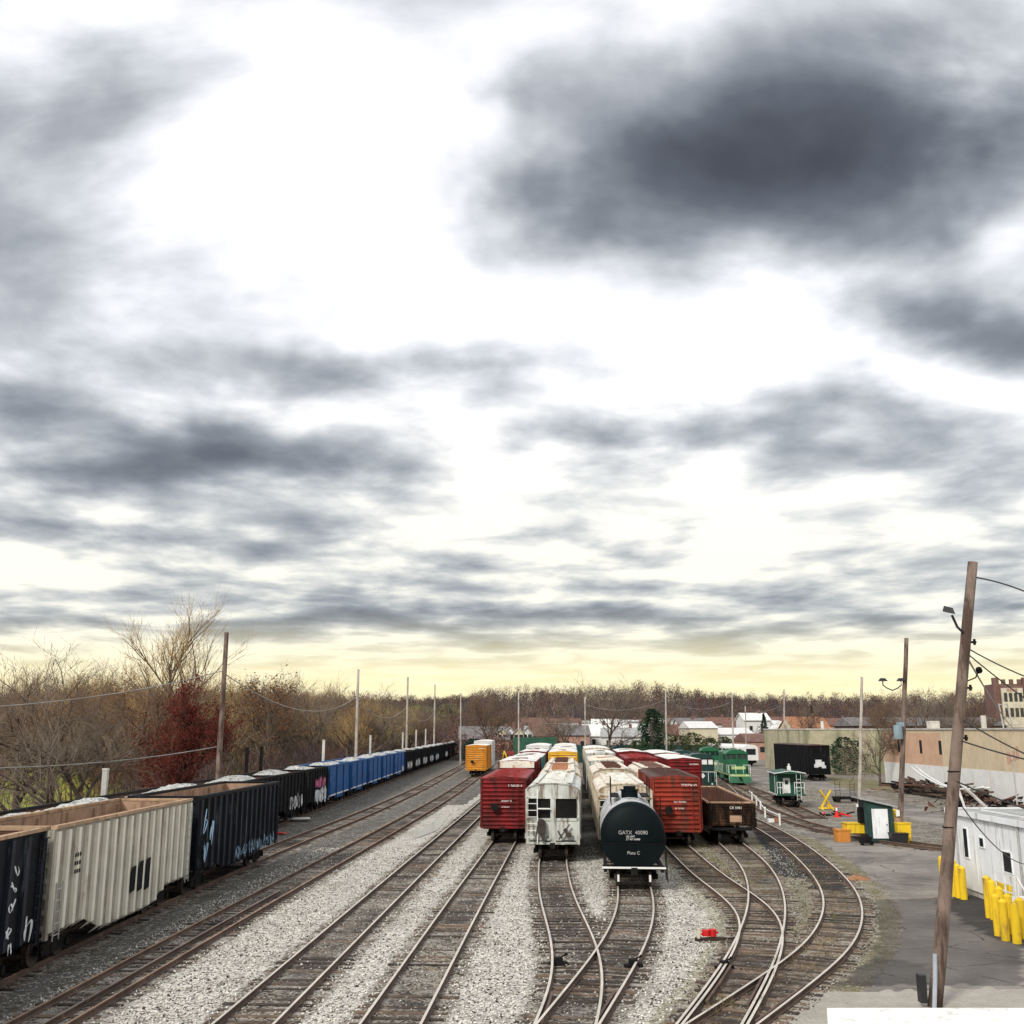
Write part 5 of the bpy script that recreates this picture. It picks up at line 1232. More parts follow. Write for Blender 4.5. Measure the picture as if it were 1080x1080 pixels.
# white office
ofx, ofy0, ofy1, ofh = 20.6, 20, 50.2, 3.62
of = thing('office_building', 'long low white office with grey flat roof and narrow dark windows at the right edge', 'building', (ofx, ofy0, 0), 0)
Lo = ofy1-ofy0
part(None, 'wall', lambda mb: mb.box(0, 13, 0, Lo, .25, ofh-.15), M_office, of)
part(None, 'base', lambda mb: mb.box(.06, 12.94, .06, Lo-.06, 0, .25), M_conc, of)
part(None, 'roof', lambda mb: mb.box(-.12, 13.1, -.1, Lo+.12, ofh-.147, ofh), M_officeroof, of)
part(None, 'roof_edge', lambda mb: [mb.box(-.16,-.123,-.1,Lo+.14,ofh-.2,ofh+.05), mb.box(-.12,13.1,Lo+.123,Lo+.16,ofh-.2,ofh+.05)], M_office, of)
def rs(mb):
    rn = random.Random(5)
    mb.box(1.0,1.08,0,Lo-1.2,ofh+.002,ofh+.05); mb.box(2.6,2.66,3,Lo-4,ofh+.002,ofh+.06)
    mb.cyl((1.8,Lo-6,ofh),(1.8,Lo-6,ofh+.25),.14,10); mb.cyl((3.8,Lo-3,ofh),(3.8,Lo-3,ofh+.3),.1,10)
part(None, 'roof_pipe', rs, M_wpaint, of)
for px, y0, y1, wd in ((1019.5,874,904,.42),(1036,884,893,.4),(1061.5,899,920,.72),(1002.5,868,897,.5)):
    a = (px-540)/F; Y = ofx*(CT-(540-890)/F*ST)/a; z0 = at(px, y1, Y)[2]; z1 = at(px, y0, Y)[2]
    wn_ = part(None, 'window', lambda mb: mb.box(-.035, -.004, Y-ofy0-wd/2, Y-ofy0+wd/2, z0, z1), M_glass, of)
    part(None, 'frame', lambda mb: [mb.box(-.05,-.002,Y-ofy0-wd/2-.05,Y-ofy0-wd/2,z0-.05,z1+.05), mb.box(-.05,-.002,Y-ofy0+wd/2,Y-ofy0+wd/2+.05,z0-.05,z1+.05), mb.box(-.05,-.002,Y-ofy0-wd/2,Y-ofy0+wd/2,z1,z1+.05), mb.box(-.05,-.002,Y-ofy0-wd/2,Y-ofy0+wd/2,z0-.05,z0)], M_office, wn_)
Yd = 41.8
for q in (23.4, 29.4): part(('dpipe',), 'downpipe', lambda mb: mb.cyl((-.07,0,.2), (-.07,0,ofh-.2), .045, 8), M_steel, of, (0, q, 0))
part(None, 'wall_lamp', lambda mb: mb.box(-.22, -.013, Yd-ofy0-.12, Yd-ofy0+.12, 3.05, 3.2), M_blk, of)
part(None, 'air_unit', lambda mb: [mb.box(4.5, 6.0, Lo-9, Lo-7.6, ofh+.002, ofh+.8), mb.box(4.6,5.9,Lo-9.03,Lo-9.0,ofh+.15,ofh+.65)], M_steel, of)
dr = part(None, 'door', lambda mb: mb.box(-.04, -.003, Yd-ofy0-.5, Yd-ofy0+.5, .9, 2.95), M_wpaint, of)
part(None, 'handle', lambda mb: mb.box(-.09,-.04,Yd-ofy0-.42,Yd-ofy0-.34,1.85,1.95), M_blk, dr)
for q in np.arange(1.2, Lo, 2.4): part(('seam',), 'wall_seam', lambda mb: mb.box(-.012, 0, -.03, .03, .25, ofh-.15), M_office, of, (0, q, 0))
st = thing('entrance_steps', 'white metal steps and landing up to the office door, between the bollards', 'steps', (ofx, Yd, 0), 0)
part(None, 'landing', lambda mb: mb.box(-1.5,-.17,-.8,.8,.78,.86), M_wpaint, st)
def stp(mb):
    for i in range(4): mb.box(-1.4,-.3,-.8-.28*(i+1),-.8-.28*i-.03,.78-.19*(i+1),.83-.19*(i+1))
part(None, 'step', stp, M_wpaint, st)
def srl(mb):
    for yy in (-.8, 0, .8): mb.beam((-1.5,yy,0),(-1.5,yy,1.8),.05,.05)
    for z in (1.8,1.45,1.15,.2,.4,.6): mb.beam((-1.5,-.8,z),(-1.5,.8,z),.04,.04)
part(None, 'handrail', srl, M_wpaint, st)
for xx in (-1.4, -.3): part(None, 'handrail', lambda mb: [mb.beam((xx,-.8,1.75),(xx,-2.0,.9),.05,.05), mb.beam((xx,-2.0,0),(xx,-2.0,.9),.05,.05), mb.beam((xx,-.8,0),(xx,-.8,1.8),.05,.05)], M_wpaint, st)
yc = thing('yellow_railing', 'yellow low barrier panels behind the bollards, against the office wall', 'barrier', (ofx-.7, 43.8, 0), 0)
def yr(mb):
    for z in (.35,.65,.95): mb.box(-.04,.04,-.6,1.1,z,z+.2)
    for q in (-.6,.3,1.1): mb.box(-.06,.06,q-.06,q+.06,0,1.2)
part(None, 'panel', yr, M_yellow, yc)
# low white-roofed building at the bottom edge
q0 = at(872, 1063, 14.6); q1 = at(876, 1084, 13.4); hh = q0[2]
lr = thing('low_building', 'flat white roof corner at the bottom right edge, in front of the leaning pole', 'building', (q0[0], q0[1], 0), 0)
part(None, 'wall', lambda mb: mb.add([(.06,-.06,0),(9,-.06,0),(9,-8,0),(-.5,-8,0),(.06,-.06,hh-.12),(9,-.06,hh-.12),(9,-8,hh-.12),(-.5,-8,hh-.12)], [(0,3,2,1),(4,5,6,7),(0,1,5,4),(1,2,6,5),(2,3,7,6),(3,0,4,7)]), M_office, lr)
part(None, 'roof', lambda mb: mb.add([(0,0,hh-.12),(9.1,0,hh-.12),(9.1,-8.1,hh-.12),(-2.3,-8.1,hh-.12),(0,0,hh),(9.1,0,hh),(9.1,-8.1,hh),(-2.3,-8.1,hh)], [(0,3,2,1),(4,5,6,7),(0,1,5,4),(1,2,6,5),(2,3,7,6),(3,0,4,7)]), pm('white_roof_membrane', (.82,.81,.78), .8, 0, .04, (.5,.45,.4), .36, streak=False, dscale=2), lr)
# tan warehouse
wx, wy1, wy0, wh = 51.6, 146, 80, 7.3
wa = thing('warehouse', 'big warehouse with tan upper wall, white lower band and a peach painted patch', 'building', (wx, wy0, 0), 0)
Lw = wy1-wy0
part(None, 'upper_wall', lambda mb: mb.box(0, 40, 0, Lw, 3.0, wh), M_tan, wa)
part(None, 'lower_wall', lambda mb: mb.box(-.02, 40, .02, Lw+.02, 0, 3.0), M_whwhite, wa)
part(None, 'peach_patch', lambda mb: mb.box(-.015, -.004, Lw-20, Lw-.4, 3.0, wh-.4), M_peach, wa)
part(None, 'coping', lambda mb: [mb.box(-.15, .35, -.1, Lw+.15, wh, wh+.16), mb.box(.35,40,Lw-.3,Lw+.15,wh,wh+.16)], M_conc, wa)
for q in (Lw-6, Lw-13.5, Lw-19.5): part(('wwn',), 'window', lambda mb: mb.box(-.07,-.02,-.35,.35,4.4,6.0), M_glass, wa, (0, q, 0))
def sm(mb):
    for q in (Lw-20, Lw-32, Lw-45, Lw-58): mb.box(-.035, -.02, q-.06, q+.06, 0, 3.0); mb.box(-.02, -.002, q-.05, q+.05, 3.0, wh)
part(None, 'pilaster', sm, M_creamstone, wa)
def rp(mb):
    mb.box(2, 3.2, Lw-12, Lw-10.8, wh+.16, wh+1.1); mb.cyl((3,Lw-25,wh),(3,Lw-25,wh+1.6),.3,10)
part(None, 'roof_vent', rp, M_conc, wa)
# rooftop frames
rfm = thing('roof_ladder_frame', 'two thin pale slanted frames rising from the warehouse roof', 'frame', (wx+1.5, 113, wh+.16), 0)
part(None, 'frame_post', lambda mb: [mb.beam((0,0,-.2),(-.3,0,2.6),.12,.12), mb.beam((1.0,0,-.2),(.6,0,2.6),.12,.12), mb.beam((-.3,0,2.5),(.6,0,2.5),.08,.08)], M_steel, rfm)
# stained cream building facing the yard
ol = thing('stucco_building', 'stained olive-cream flat building between the black boxcar and the tan warehouse', 'building', (52.6, 178, 0), 0)
part(None, 'wall', lambda mb: mb.box(-2.6, 26, 0, 30, 0, 7.3), M_olive, ol)
part(None, 'coping', lambda mb: mb.box(-2.7, 26.1, -.12, 30.1, 7.3, 7.5), M_conc, ol)
part(None, 'roof_vent', lambda mb: mb.cyl((2,6,7.5),(2,6,8.8),.3,10), M_conc, ol)
part(None, 'red_door', lambda mb: mb.box(11.0,11.9,-.35,-.02,0,4.2), M_red, ol)
# scrap and timber in front of the warehouse
def heap(mb):
    rn = random.Random(9)
    for i in range(170):
        x = rn.uniform(-1.7, 1.7); y = rn.uniform(-16, 3); a = rn.gauss(1.5, .35); l = rn.uniform(1, 5); z = rn.uniform(0, 1.5)*(1-abs(x)/2.2)
        mb.beam((x,y,z+.12),(x+math.cos(a)*l,y+math.sin(a)*l,z+.12+rn.uniform(-.1,.25)),.22,.18, rn.choice((0,0,1,2)))
simple('timber_stack', 'long dark stack of old ties and rusty rails in front of the white warehouse band', 'timber stack', (47.6, 124, 0), R(2), heap, [M_tie, M_darkrust, M_under])
def heap2(mb):
    rn = random.Random(19)
    for i in range(110):
        x = rn.uniform(-4.2, 4.2); y = rn.uniform(-6, 6); z = rn.uniform(0, 1.7)*(1-abs(x)/5); s = rn.uniform(.25,.9)
        v = [(x+rn.uniform(-s,s), y+rn.uniform(-s,s), z+rn.uniform(0,s)) for _ in range(4)]
        mb.add(v, [(0,1,2),(0,2,3),(0,3,1),(1,3,2)], rn.choice((0,0,0,0,3,3,0,3)))
simple('scrap_heap', 'dark scrap heap with pale leaning poles behind the white office roof', 'scrap', (41.5, 92, 0), 0, heap2, [M_under, M_steel, M_conc, M_darkrust])
for (a_, b_, lb) in (((37.3,87,0),(38.5,92,3.2),'left of two pale poles leaning together over the scrap heap'),((39.9,87,0),(38.6,92.3,3.2),'right of two pale poles leaning together over the scrap heap'),((45,87,.2),(47,90,3.0),'pale pole leaning on the right end of the scrap heap')):
    simple('leaning_post', lb, 'post', a_, 0, lambda mb: mb.beam((0,0,0), Vector(b_)-Vector(a_), .18, .18), M_conc)
for i in range(2): wire(('upper','lower')[i]+' of two white hoses looping over the old tie stack', (44.6+i*.2, 118-i, 3.3), (41.0, 92-i, 2.4), 1.0, .09, M_wpaint, 'hose', 'white hoses')
# pipe posts in front of the warehouse
pq = thing('vent_post', 'thin pale post with a reddish cluster on top, before the warehouse at the far right', 'post', (at(1068,800,70)[0], 70, 0), 0)
part(None, 'shaft', lambda mb: mb.cyl((0,0,0),(0,0,5.6),.05,8), M_steel, pq)
part(None, 'fittings', lambda mb: [mb.cyl((-.3,0,5.2),(.4,0,5.5),.05,6), mb.cyl((-.25,0,5.0),(-.25,0,5.8),.12,8), mb.cyl((.35,0,5.3),(.35,0,6.2),.09,8), mb.cyl((.1,0,5.2),(.1,0,5.9),.08,8)], M_hpink, pq)
# red signal lamp between the tracks, hose, debris
q = G(748, 992)
sg = thing('switch_stand', 'small red target on a low stand in the gravel between the curved tracks', 'switch stand', (q[0], q[1], 0), R(12))
part(None, 'red_target', lambda mb: [mb.prz([(.14*math.cos(t)-.12,.14*math.sin(t)) for t in np.linspace(0,5.6,8)], .16, .36), mb.prz([(.14*math.cos(t)+.14,.14*math.sin(t)+.02) for t in np.linspace(0,5.6,8)], .14, .37), mb.beam((-.3,0,.22),(.34,0,.26),.08,.06)], pm('target_red', (.5,.01,.01), .5), sg)
part(None, 'post', lambda mb: [mb.beam((-.42,-.05,.0),(-.40,-.05,.42),.09,.07), mb.beam((-.42,-.05,.40),(-.32,-.02,.42),.06,.06)], M_creamstone, sg)
part(None, 'base', lambda mb: [mb.box(-.5,.55,-.1,.1,.0,.10), mb.beam((.3,-.02,.05),(1.1,.1,.03),.05,.05)], M_tie, sg)
q = G(817, 868)
simple('marker_boards', 'orange and white scrap boards by the spur track', 'debris', (q[0], q[1], .05), 0, lambda mb: [mb.box(-.5,-.05,-.15,.2,0,.28,0), mb.box(.0,.5,-.12,.2,0,.34,1)], [M_wpaint, M_orroof])
q = G(898, 927)
simple('dirt_clump', 'orange-brown clump of dirt beside the outer curved rail', 'debris', (q[0]+.3, q[1], 0), 0, lambda mb: mb.add([(random.Random(i).uniform(-.5,.5)+math.cos(i)*.35, math.sin(i*1.0)*.6, 0) for i in range(8)]+[(math.cos(i)*.2, math.sin(i)*.3, .16) for i in range(8)], [(i,(i+1)%8,8+(i+1)%8,8+i) for i in range(8)]+[tuple(range(8,16))]), M_orroof)
q = G(315, 866); simple('white_board', 'white board lying across the rail left of the yard', 'board', (q[0], q[1], .19), R(15), lambda mb: mb.box(-.9,.9,-.7,.7,0,.05), M_wpaint)
q = G(290, 880); simple('red_tarp', 'red-orange scrap lying in the rusty track beside the navy gondola', 'debris', (q[0], q[1], .03), R(-30), lambda mb: [mb.box(-.9,.4,-.25,.2,0,.06), mb.box(-.2,.9,-.05,.35,.065,.1)], M_redp)
# loose third rail in the rusty track
P = [p for p in TR['rusty'] if 18 < p.y < 49]
tag(link('loose_rail', sweep(offs(P, .18), RP, 'loose_rail', [M_railside, pm('worn_loose_rail', (.30,.24,.20), .6, .3, .2, RUST, .4, dscale=.6, streak=False)], .024)), 'loose third rail lying between the two rails of the rusty track', 'rail')
P = offs([p for p in TR['loop'] if 70 < p.y < 116], 1.75)
hr_ = thing('pipe_railing', 'low white pipe railing with short posts beside the dark gondola', 'railing', (0,0,0), 0)
part(None, 'pipe', lambda mb: mb.tube([(p.x,p.y,.75) for p in P[12:]]+[(P[6].x,P[6].y,.75),(P[5].x-.2,P[5].y,.1)][:0], .05, 6), M_wpaint, hr_)
for i in range(12, len(P), 7): part(('prp',), 'post', lambda mb: mb.box(-.06,.06,-.06,.06,0,.9), M_wpaint, hr_, (P[i].x, P[i].y, 0))
# ---------------------------------------------------------------- things far behind: fence, containers, houses, tower
fn = thing('panel_fence', 'long dark teal panel fence behind the boxcars', 'fence', (0, 238, 0), 0)
part(None, 'panel', lambda mb: [mb.box(x, x+3.9, -.05, .05, .1, 3.9+.05*(i % 3)) for i, x in enumerate(np.arange(8, 52, 4))], pm('teal_fence', (.012,.06,.06), .8, 0, .3), fn)
part(None, 'post', lambda mb: [mb.box(x-.1, x+.1, -.12, .12, 0, 4.1) for x in np.arange(8, 53, 4)], M_under, fn)
cq = at(564, 780, 225)
cn = thing('shipping_container', 'long green container behind the white roofed boxcars', 'container', (cq[0], 225, .1), 0)
part(None, 'body', lambda mb: [mb.box(-4.6,4.6,-1.2,1.2,2.2,5.6)]+[mb.box(q-.1,q+.1,-1.26,-1.2,2.3,5.5) for q in np.arange(-4.4,4.5,.45)], pm('container_green', (.02,.09,.05), .6, 0, .2, DK, .3), cn)
part(None, 'base', lambda mb: mb.box(-4.4,4.4,-1.1,1.1,0,2.2), M_under, cn)
rq = at(537, 789, 195)
rc = thing('pickup_wagon', 'small red work wagon with a yellow arm right of the orange boxcar', 'wagon', (rq[0], 195, .1), 0)
part(None, 'body', lambda mb: [mb.box(-1.1,1.1,-1,1,1.0,2.6), mb.prx([(-1,2.6),(1,2.6),(.7,3.3),(-.7,3.3)],-.2,1.0)], M_red, rc)
part(None, 'arm', lambda mb: [mb.beam((-1.4,-1,1.0),(-.9,-1,3.4),.22,.22), mb.beam((-.9,-1,3.4),(-.2,-1,1.6),.2,.2)], M_yellow, rc)
for a in (-.7,.7): part(('rcw',), 'wheelset', lambda mb: mb.cyl((0,-.9,.5),(0,.9,.5),.5,12), M_under, rc, (a,0,0))
def house(label, px, Y, w, d, h, rh, wall, roof, rot=0, group='houses on the far slope', axis='x', name='house'):
    x = at(px, 760, Y)[0]; z = hzf(x, Y)
    r = thing(name, label, 'house', (x, Y, z-.3), rot, group)
    part(None, 'wall', lambda mb: mb.prx([(-d/2,0),(d/2,0),(d/2,h),(0,h+rh-.12),(-d/2,h)], -w/2, w/2) if axis == 'x' else mb.pry([(-w/2,0),(w/2,0),(w/2,h),(0,h+rh-.12),(-w/2,h)], -d/2, d/2), wall, r)
    def rf(mb):
        if axis == 'x': mb.prx([(-d/2-.5,h-.25),(0,h+rh),(d/2+.5,h-.25),(d/2+.5,h-.02),(0,h+rh+.25),(-d/2-.5,h-.02)], -w/2-.4, w/2+.4)
        else: mb.pry([(-w/2-.5,h-.25),(0,h+rh),(w/2+.5,h-.25),(w/2+.5,h-.02),(0,h+rh+.25),(-w/2-.5,h-.02)], -d/2-.4, d/2+.4)
    rr = part(None, 'roof', rf, roof, r)
    part(None, 'chimney', lambda mb: mb.box(w*.2,w*.2+.9,-.4,.5,h+rh*.4,h+rh+1.3), M_brick, rr)
    nn = max(2, int(w/3.2))
    for i in range(nn):
        q = -w/2+w*(i+.5)/nn
        for z0 in ([1.0, 4.0] if h > 5 else [1.2]):
            part(('hwin',), 'window', lambda mb: mb.box(-.55,.55,-.06,.02,0,1.5), M_glass, r, (q, -d/2, z0))
    return r
house('house with long grey roof and pinkish walls, left of centre', 511, 300, 14, 9, 4.2, 3.4, M_hpink, M_shingle)
rowx = [(530,300,M_hcream),(538,302,M_hwhite),(547,300,M_hcream),(556,303,M_hwhite)]
for i, (px, Y, mt) in enumerate(rowx): house(['first pale row house right of the grey-roofed house','second pale row house, white, by the pole','third pale row house, cream','last white row house beside the bare tree'][i], px, Y, 2.9, 8, 5.6, 1.8, mt, M_officeroof, axis='y', group='pale row houses')
rn = random.Random(8)
hs = [(575,330,10,M_hpink,M_brownroof,'brick house behind the small bare tree'),(592,345,11,M_hwhite,M_officeroof,'white house with pale roof left of the middle pole'),(604,320,9,M_hpink,M_shingle,'low pinkish brick house behind the middle pole'),(596,420,12,M_brick,M_brownroof,'red brick house higher on the slope above the white one'),
      (628,330,11,M_hwhite,M_whiteroof,'white house left of the big bare tree'),(655,325,12,M_hwhite,M_officeroof,'white house right of the big bare tree trunk'),(668,330,9,M_hwhite,M_whiteroof,'small white house beside the dark conifer'),(662,400,12,M_hpink,M_whiteroof,'pale roofed brick house uphill of the white pair'),
      (640,420,12,M_hwhite,M_whiteroof,'uphill white house behind the big bare tree'),(715,330,10,M_hcream,M_brownroof,'cream house right of the conifer pole'),(726,420,14,M_hwhite,M_shingle,'grey-roofed white house on the slope above the cream wall'),(745,440,13,M_hpink,M_brownroof,'brown-roofed house above the cream wall'),
      (765,430,13,M_hwhite,M_brownroof,'brown-roofed white house left of the tall white house'),(818,400,14,M_hpink,M_brownroof,'low brown-roofed brick house right of the white house'),(812,360,16,M_hcream,M_whiteroof,'long pale-roofed house left of the orange-roofed one'),(880,420,16,M_hpink,M_brownroof,'brown house right of the orange roof')]
for px, Y, w, wl, rf_, lb in hs: house(lb, px, Y, w, 9, 3.6+rn.random(), 2.4+rn.random(), wl, rf_, rn.uniform(-.25,.25))
for i in range(11): house('small pale house half hidden among bare trees on the far slope', 570+i*26+rn.uniform(-8,8), 380+rn.uniform(0,70), rn.uniform(8,12), 8, rn.uniform(3.5,5), 2.4, rn.choice((M_hwhite,M_hwhite,M_hcream)), rn.choice((M_shingle,M_officeroof,M_brownroof)), rn.uniform(-.4,.4), 'small pale houses up the far slope')
house('tall white house on the slope right of centre', 794, 360, 9, 9, 7.5, 2.2, M_hwhite, M_whiteroof, .1)
house('house with bright orange tiled roof above the stained cream building', 848, 330, 13, 10, 5.2, 4.2, M_hcream, M_orroof, .3)
def flat(label, px0, px1, Y, h, wall, roof, d=20, name='warehouse', base=None):
    x0 = at(px0, 770, Y)[0]; x1 = at(px1, 770, Y)[0]; z = hzf((x0+x1)/2, Y)-.2
    r = thing(name, label, 'building', ((x0+x1)/2, Y, z), 0); w = (x1-x0)/2
    part(None, 'wall', lambda mb: mb.box(-w, w, 0, d, 0, h), wall, r)
    part(None, 'roof', lambda mb: mb.prx([(-.4,h),(d+.4,h),(d*.5,h+2.0)], -w-.3, w+.3), roof, r)
    n = max(2, int(2*w/5))
    for i in range(n): part(('fwin',), 'window', lambda mb: mb.box(-.8,.8,-.08,-.02,0,1.3), M_glass, r, (-w+2*w*(i+.5)/n, 0, h*.45))
flat('low building with long brown roof behind the white coach', 790, 846, 262, 4.6, M_hpink, M_brownroof)
flat('long cream walled building above the green bushes', 728, 757, 300, 7.2, M_hcream, M_whiteroof)
flat('long pale building behind the green locomotive cab', 755, 795, 310, 5.0, M_hwhite, M_whiteroof)
flat('long dark roofed building behind the tan warehouse', 900, 1062, 240, 8.4, M_darkroof, M_shingle, 14)
for i in range(0): pass
# brick tower with cream window bays
tx_, _, _ = at(1066, 760, 250)
tw = thing('brick_tower', 'red brick school tower with battlements and cream window bay, far right', 'tower', (tx_+1.0, 250, 0), R(-8)); w = 4.0; Ht = at(1066, 716, 250)[2]
part(None, 'wall', lambda mb: mb.box(-w, 10, 0, 8, 0, Ht-1.2), M_brick, tw)
part(None, 'battlement', lambda mb: [mb.box(q, q+.9, -.1, .4, Ht-1.2, Ht-.1) for q in np.arange(-4, 10, 1.8)]+[mb.box(-4.2,-2.9,-.3,1,0,Ht+.3), mb.box(2.6,3.9,-.3,1,0,Ht+.3)], M_brick, tw)
bay = part(None, 'stone_bay', lambda mb: mb.box(-2.6, 2.3, -.5, 0, Ht-11.5, Ht-2.2), M_creamstone, tw)
for z in (Ht-5.4, Ht-9.0):
    for q in (-2.1,-.95,.2,1.3): part(('tww',), 'window', lambda mb: mb.box(0,.75,-.56,-.505,0,2.1), M_glass, bay, (q, 0, z))
part(None, 'upper_panel', lambda mb: mb.box(-1.4,1.1,-.56,-.5,Ht-3.0,Ht-2.3), M_hpink, bay)

# guard rails at the crossings, switch machines beside the points
for k, y0, y1, o_ in (('tank', 26.5, 31, HG-.14), ('hopper', 26.5, 31, -HG+.14), ('loop', 27.5, 32, HG-.14), ('oxide', 29, 34, -HG+.14), ('darkgon', 29, 34, HG-.14)):
    r_ = [o for o in COL.objects if o.name.startswith('railway_track') and o.get('label') == track_info[k][1]][0]
    link('guard_rail', sweep(offs([p for p in TR[k] if y0 < p.y < y1], o_), RP, 'guard_rail', [M_railside, M_railside], .012), r_)
for px, py, lb in ((589,1018,'small dark switch machine beside the curved track left of the rail crossing'),(668,1020,'small dark switch machine right of the rail crossing below the tank car'),(764,1022,'small dark switch machine left of the converging rails at lower right')):
    q = G(px, py); sm_ = thing('switch_machine', lb, 'switch machine', (q[0], q[1], 0), R(15))
    part(('swb',), 'base', lambda mb: [mb.box(-.28,.28,-.12,.12,.0,.1), mb.box(-.12,.12,-.1,.1,.1,.24)], M_under, sm_)
    part(('swl',), 'lever', lambda mb: [mb.beam((0,0,.2),(.28,.05,.3),.04,.04), mb.cyl((.28,.05,.27),(.28,.05,.33),.05,8)], M_under, sm_)
# loose ballast stones, thrown over the ties here and there
rs = np.random.RandomState(77); n_ = 150000
Y_ = 22.5+45*rs.rand(n_)**1.5; X_ = -13+31*rs.rand(n_)
P_t = tp[(tp[:,1] < 75)&(tp[:,1] > 15)]
dd = np.concatenate([np.sqrt(((X_[c:c+5000,None]-P_t[None,:,0])**2+(Y_[c:c+5000,None]-P_t[None,:,1])**2).min(1)) for c in range(0, n_, 5000)])
lim = xat('loop', Y_)+1.5
ok = (X_ < lim) & (X_ > xat('rusty', Y_)-2.4) & (rs.rand(n_) < np.where(dd < 1.0, .09, np.where(dd < 1.6, .35, .62)))
X_, Y_, dd = X_[ok], Y_[ok], dd[ok]; m_ = len(X_)
base_ = np.array([(1,0,0),(0,1,0),(-1,0,0),(0,-1,0),(0,0,.8),(0,0,-.5)], float)
sz = (.018+.034*rs.rand(m_)**1.5)[:, None, None]; rot_ = rs.rand(m_)*6.283
v_ = base_[None]*(.6+.7*rs.rand(m_, 6, 1))*sz; c_, s_ = np.cos(rot_)[:, None], np.sin(rot_)[:, None]
vx = v_[..., 0]*c_-v_[..., 1]*s_+X_[:, None]; vy = v_[..., 0]*s_+v_[..., 1]*c_+Y_[:, None]
gzz = (np.sin(X_*1.7+np.sin(Y_*1.1)*2)*np.sin(Y_*1.3+X_*.4)*.018-.006)*np.clip((dd-.8)/1.1, 0, 1)
vz = v_[..., 2]+gzz[:, None]+.008+.012*rs.rand(m_)[:, None]
tri = np.array([(0,1,4),(1,2,4),(2,3,4),(3,0,4),(1,0,5),(2,1,5),(3,2,5),(0,3,5)])
Ff = (np.arange(m_)[:, None, None]*6+tri[None]).reshape(-1, 3)
g_ = rs.rand(m_); rightd = (X_ > xat('oxide', Y_)-1.5)
tone = np.where(g_ < .13, .06, np.where(g_ < .4, .34, .74))*(.7+.5*rs.rand(m_))*np.where(rightd, .55, 1)*np.where(dd < 1.0, .7, 1)
colr = np.stack([tone*1.04, tone*.985, tone*.88, np.ones(m_)], 1); colr[:, :3] = np.minimum(colr[:, :3], .8)
me_ = np_mesh('ballast_stones', np.stack([vx, vy, vz], 2).reshape(-1, 3), Ff, M_tint, {'tint': np.repeat(colr, 6, axis=0)})
tag(link('ballast_stones', me_), 'loose pale and dark ballast stones scattered between and over the near tracks', 'ballast', None, 'stuff')

# ---------------------------------------------------------------- trees
def grow(seed, H, spread=1.0, limbs=6, up=.55, depth=4, twigs=6, trunk_r=.22, fork=.25, weep=0.):
    """bare tree: returns (limb mesh builder, twig arrays)"""
    rn = random.Random(seed); limb = MB(); TV = []; TF = []
    def ribbon(p, q, w):
        d = (q-p); s = d.cross(Vector((rn.uniform(-1,1), rn.uniform(-1,1), .3))).normalized()*w
        t = d.cross(s).normalized()*w
        o = len(TV); TV.extend([p+s, p-s, p+t, q]); TF.extend([(o,o+1,o+3), (o+1,o+2,o+3), (o+2,o,o+3)])
    def branch(p, d, L, r, lv):
        n = 4 if lv < 2 else 3; pts = [p]; dd = d.copy()
        for i in range(n):
            dd = (dd+Vector((rn.gauss(0,.13), rn.gauss(0,.13), rn.gauss(.07,.08)-weep*lv*.05))).normalized(); pts.append(pts[-1]+dd*L/n)
        if lv <= 2: limb.tube(pts, r, 6 if lv == 0 else (5 if lv == 1 else 4), 0, r*.45)
        else:
            for a, b in zip(pts, pts[1:]): ribbon(a, b+(b-a)*.25, r*.9)
        if lv >= depth: return
        k = {0: limbs, 1: 6, 2: 6, 3: twigs}[lv] if lv < 4 else 3
        for i in range(k):
            t = (fork+(1-fork)*(i+rn.random())/k) if lv == 0 else .2+.8*(i+rn.random())/k
            s = min(n-1, int(t*n)); base = pts[s].lerp(pts[s+1], t*n-s)
            ax = (pts[s+1]-pts[s]).normalized(); az = rn.uniform(0, 6.283)+i*2.4
            perp = ax.cross(Vector((math.cos(az), math.sin(az), .01))).normalized()
            ang = rn.uniform(.45, .95)*spread if lv else rn.uniform(.5, 1.05)*spread
            nd = (ax*math.cos(ang)+perp*math.sin(ang)+Vector((0,0,up*.25))).normalized()
            LL = L*(rn.uniform(.45,.75) if lv else rn.uniform(.42,.7)*(1.15-.45*t))
            branch(base, nd, LL, r*(.55 if lv else .5*(1.2-.6*t)), lv+1)
    branch(Vector((0,0,-.2)), Vector((rn.gauss(0,.05), rn.gauss(0,.05), 1)), H*.72, trunk_r, 0)
    return limb, TV, TF
PROTO = {}
def leaf_quads(rn, centers, n, size, sp):
    V = []; Fq = []
    for _ in range(n):
        c = centers[rn.randrange(len(centers))]; p = c+Vector((rn.gauss(0,sp), rn.gauss(0,sp), rn.gauss(0,sp*.8)))
        a = Vector((rn.gauss(0,1), rn.gauss(0,1), rn.gauss(0,1))).normalized()*size*rn.uniform(.6,1.3); b = a.cross(Vector((rn.gauss(0,1), rn.gauss(0,1), rn.gauss(0,1)))).normalized()*size*rn.uniform(.4,.9)
        o = len(V); V += [p-a, p-b*.6, p+a, p+b*.6]; Fq.append((o,o+1,o+2,o+3))
    return V, Fq
def proto(key, twigmat_, leaves=None, leafmat=None, **kw):
    limb, TV, TF = grow(**kw)
    tm = limb.mesh('trunk', M_bark, True); cm = np_mesh('crown', [tuple(v) for v in TV], TF, twigmat_)
    lm = None
    if leaves:
        rn = random.Random(key); cs = [TV[i] for i in range(3, len(TV), 4)]
        V, Fq = leaf_quads(rn, cs, *leaves); lm = np_mesh('leaves', [tuple(v) for v in V], Fq, leafmat)
    PROTO[key] = (tm, cm, lm)
proto('b1', M_twigbrown, seed=1, H=11, limbs=9, spread=1.1, twigs=6, trunk_r=.2)
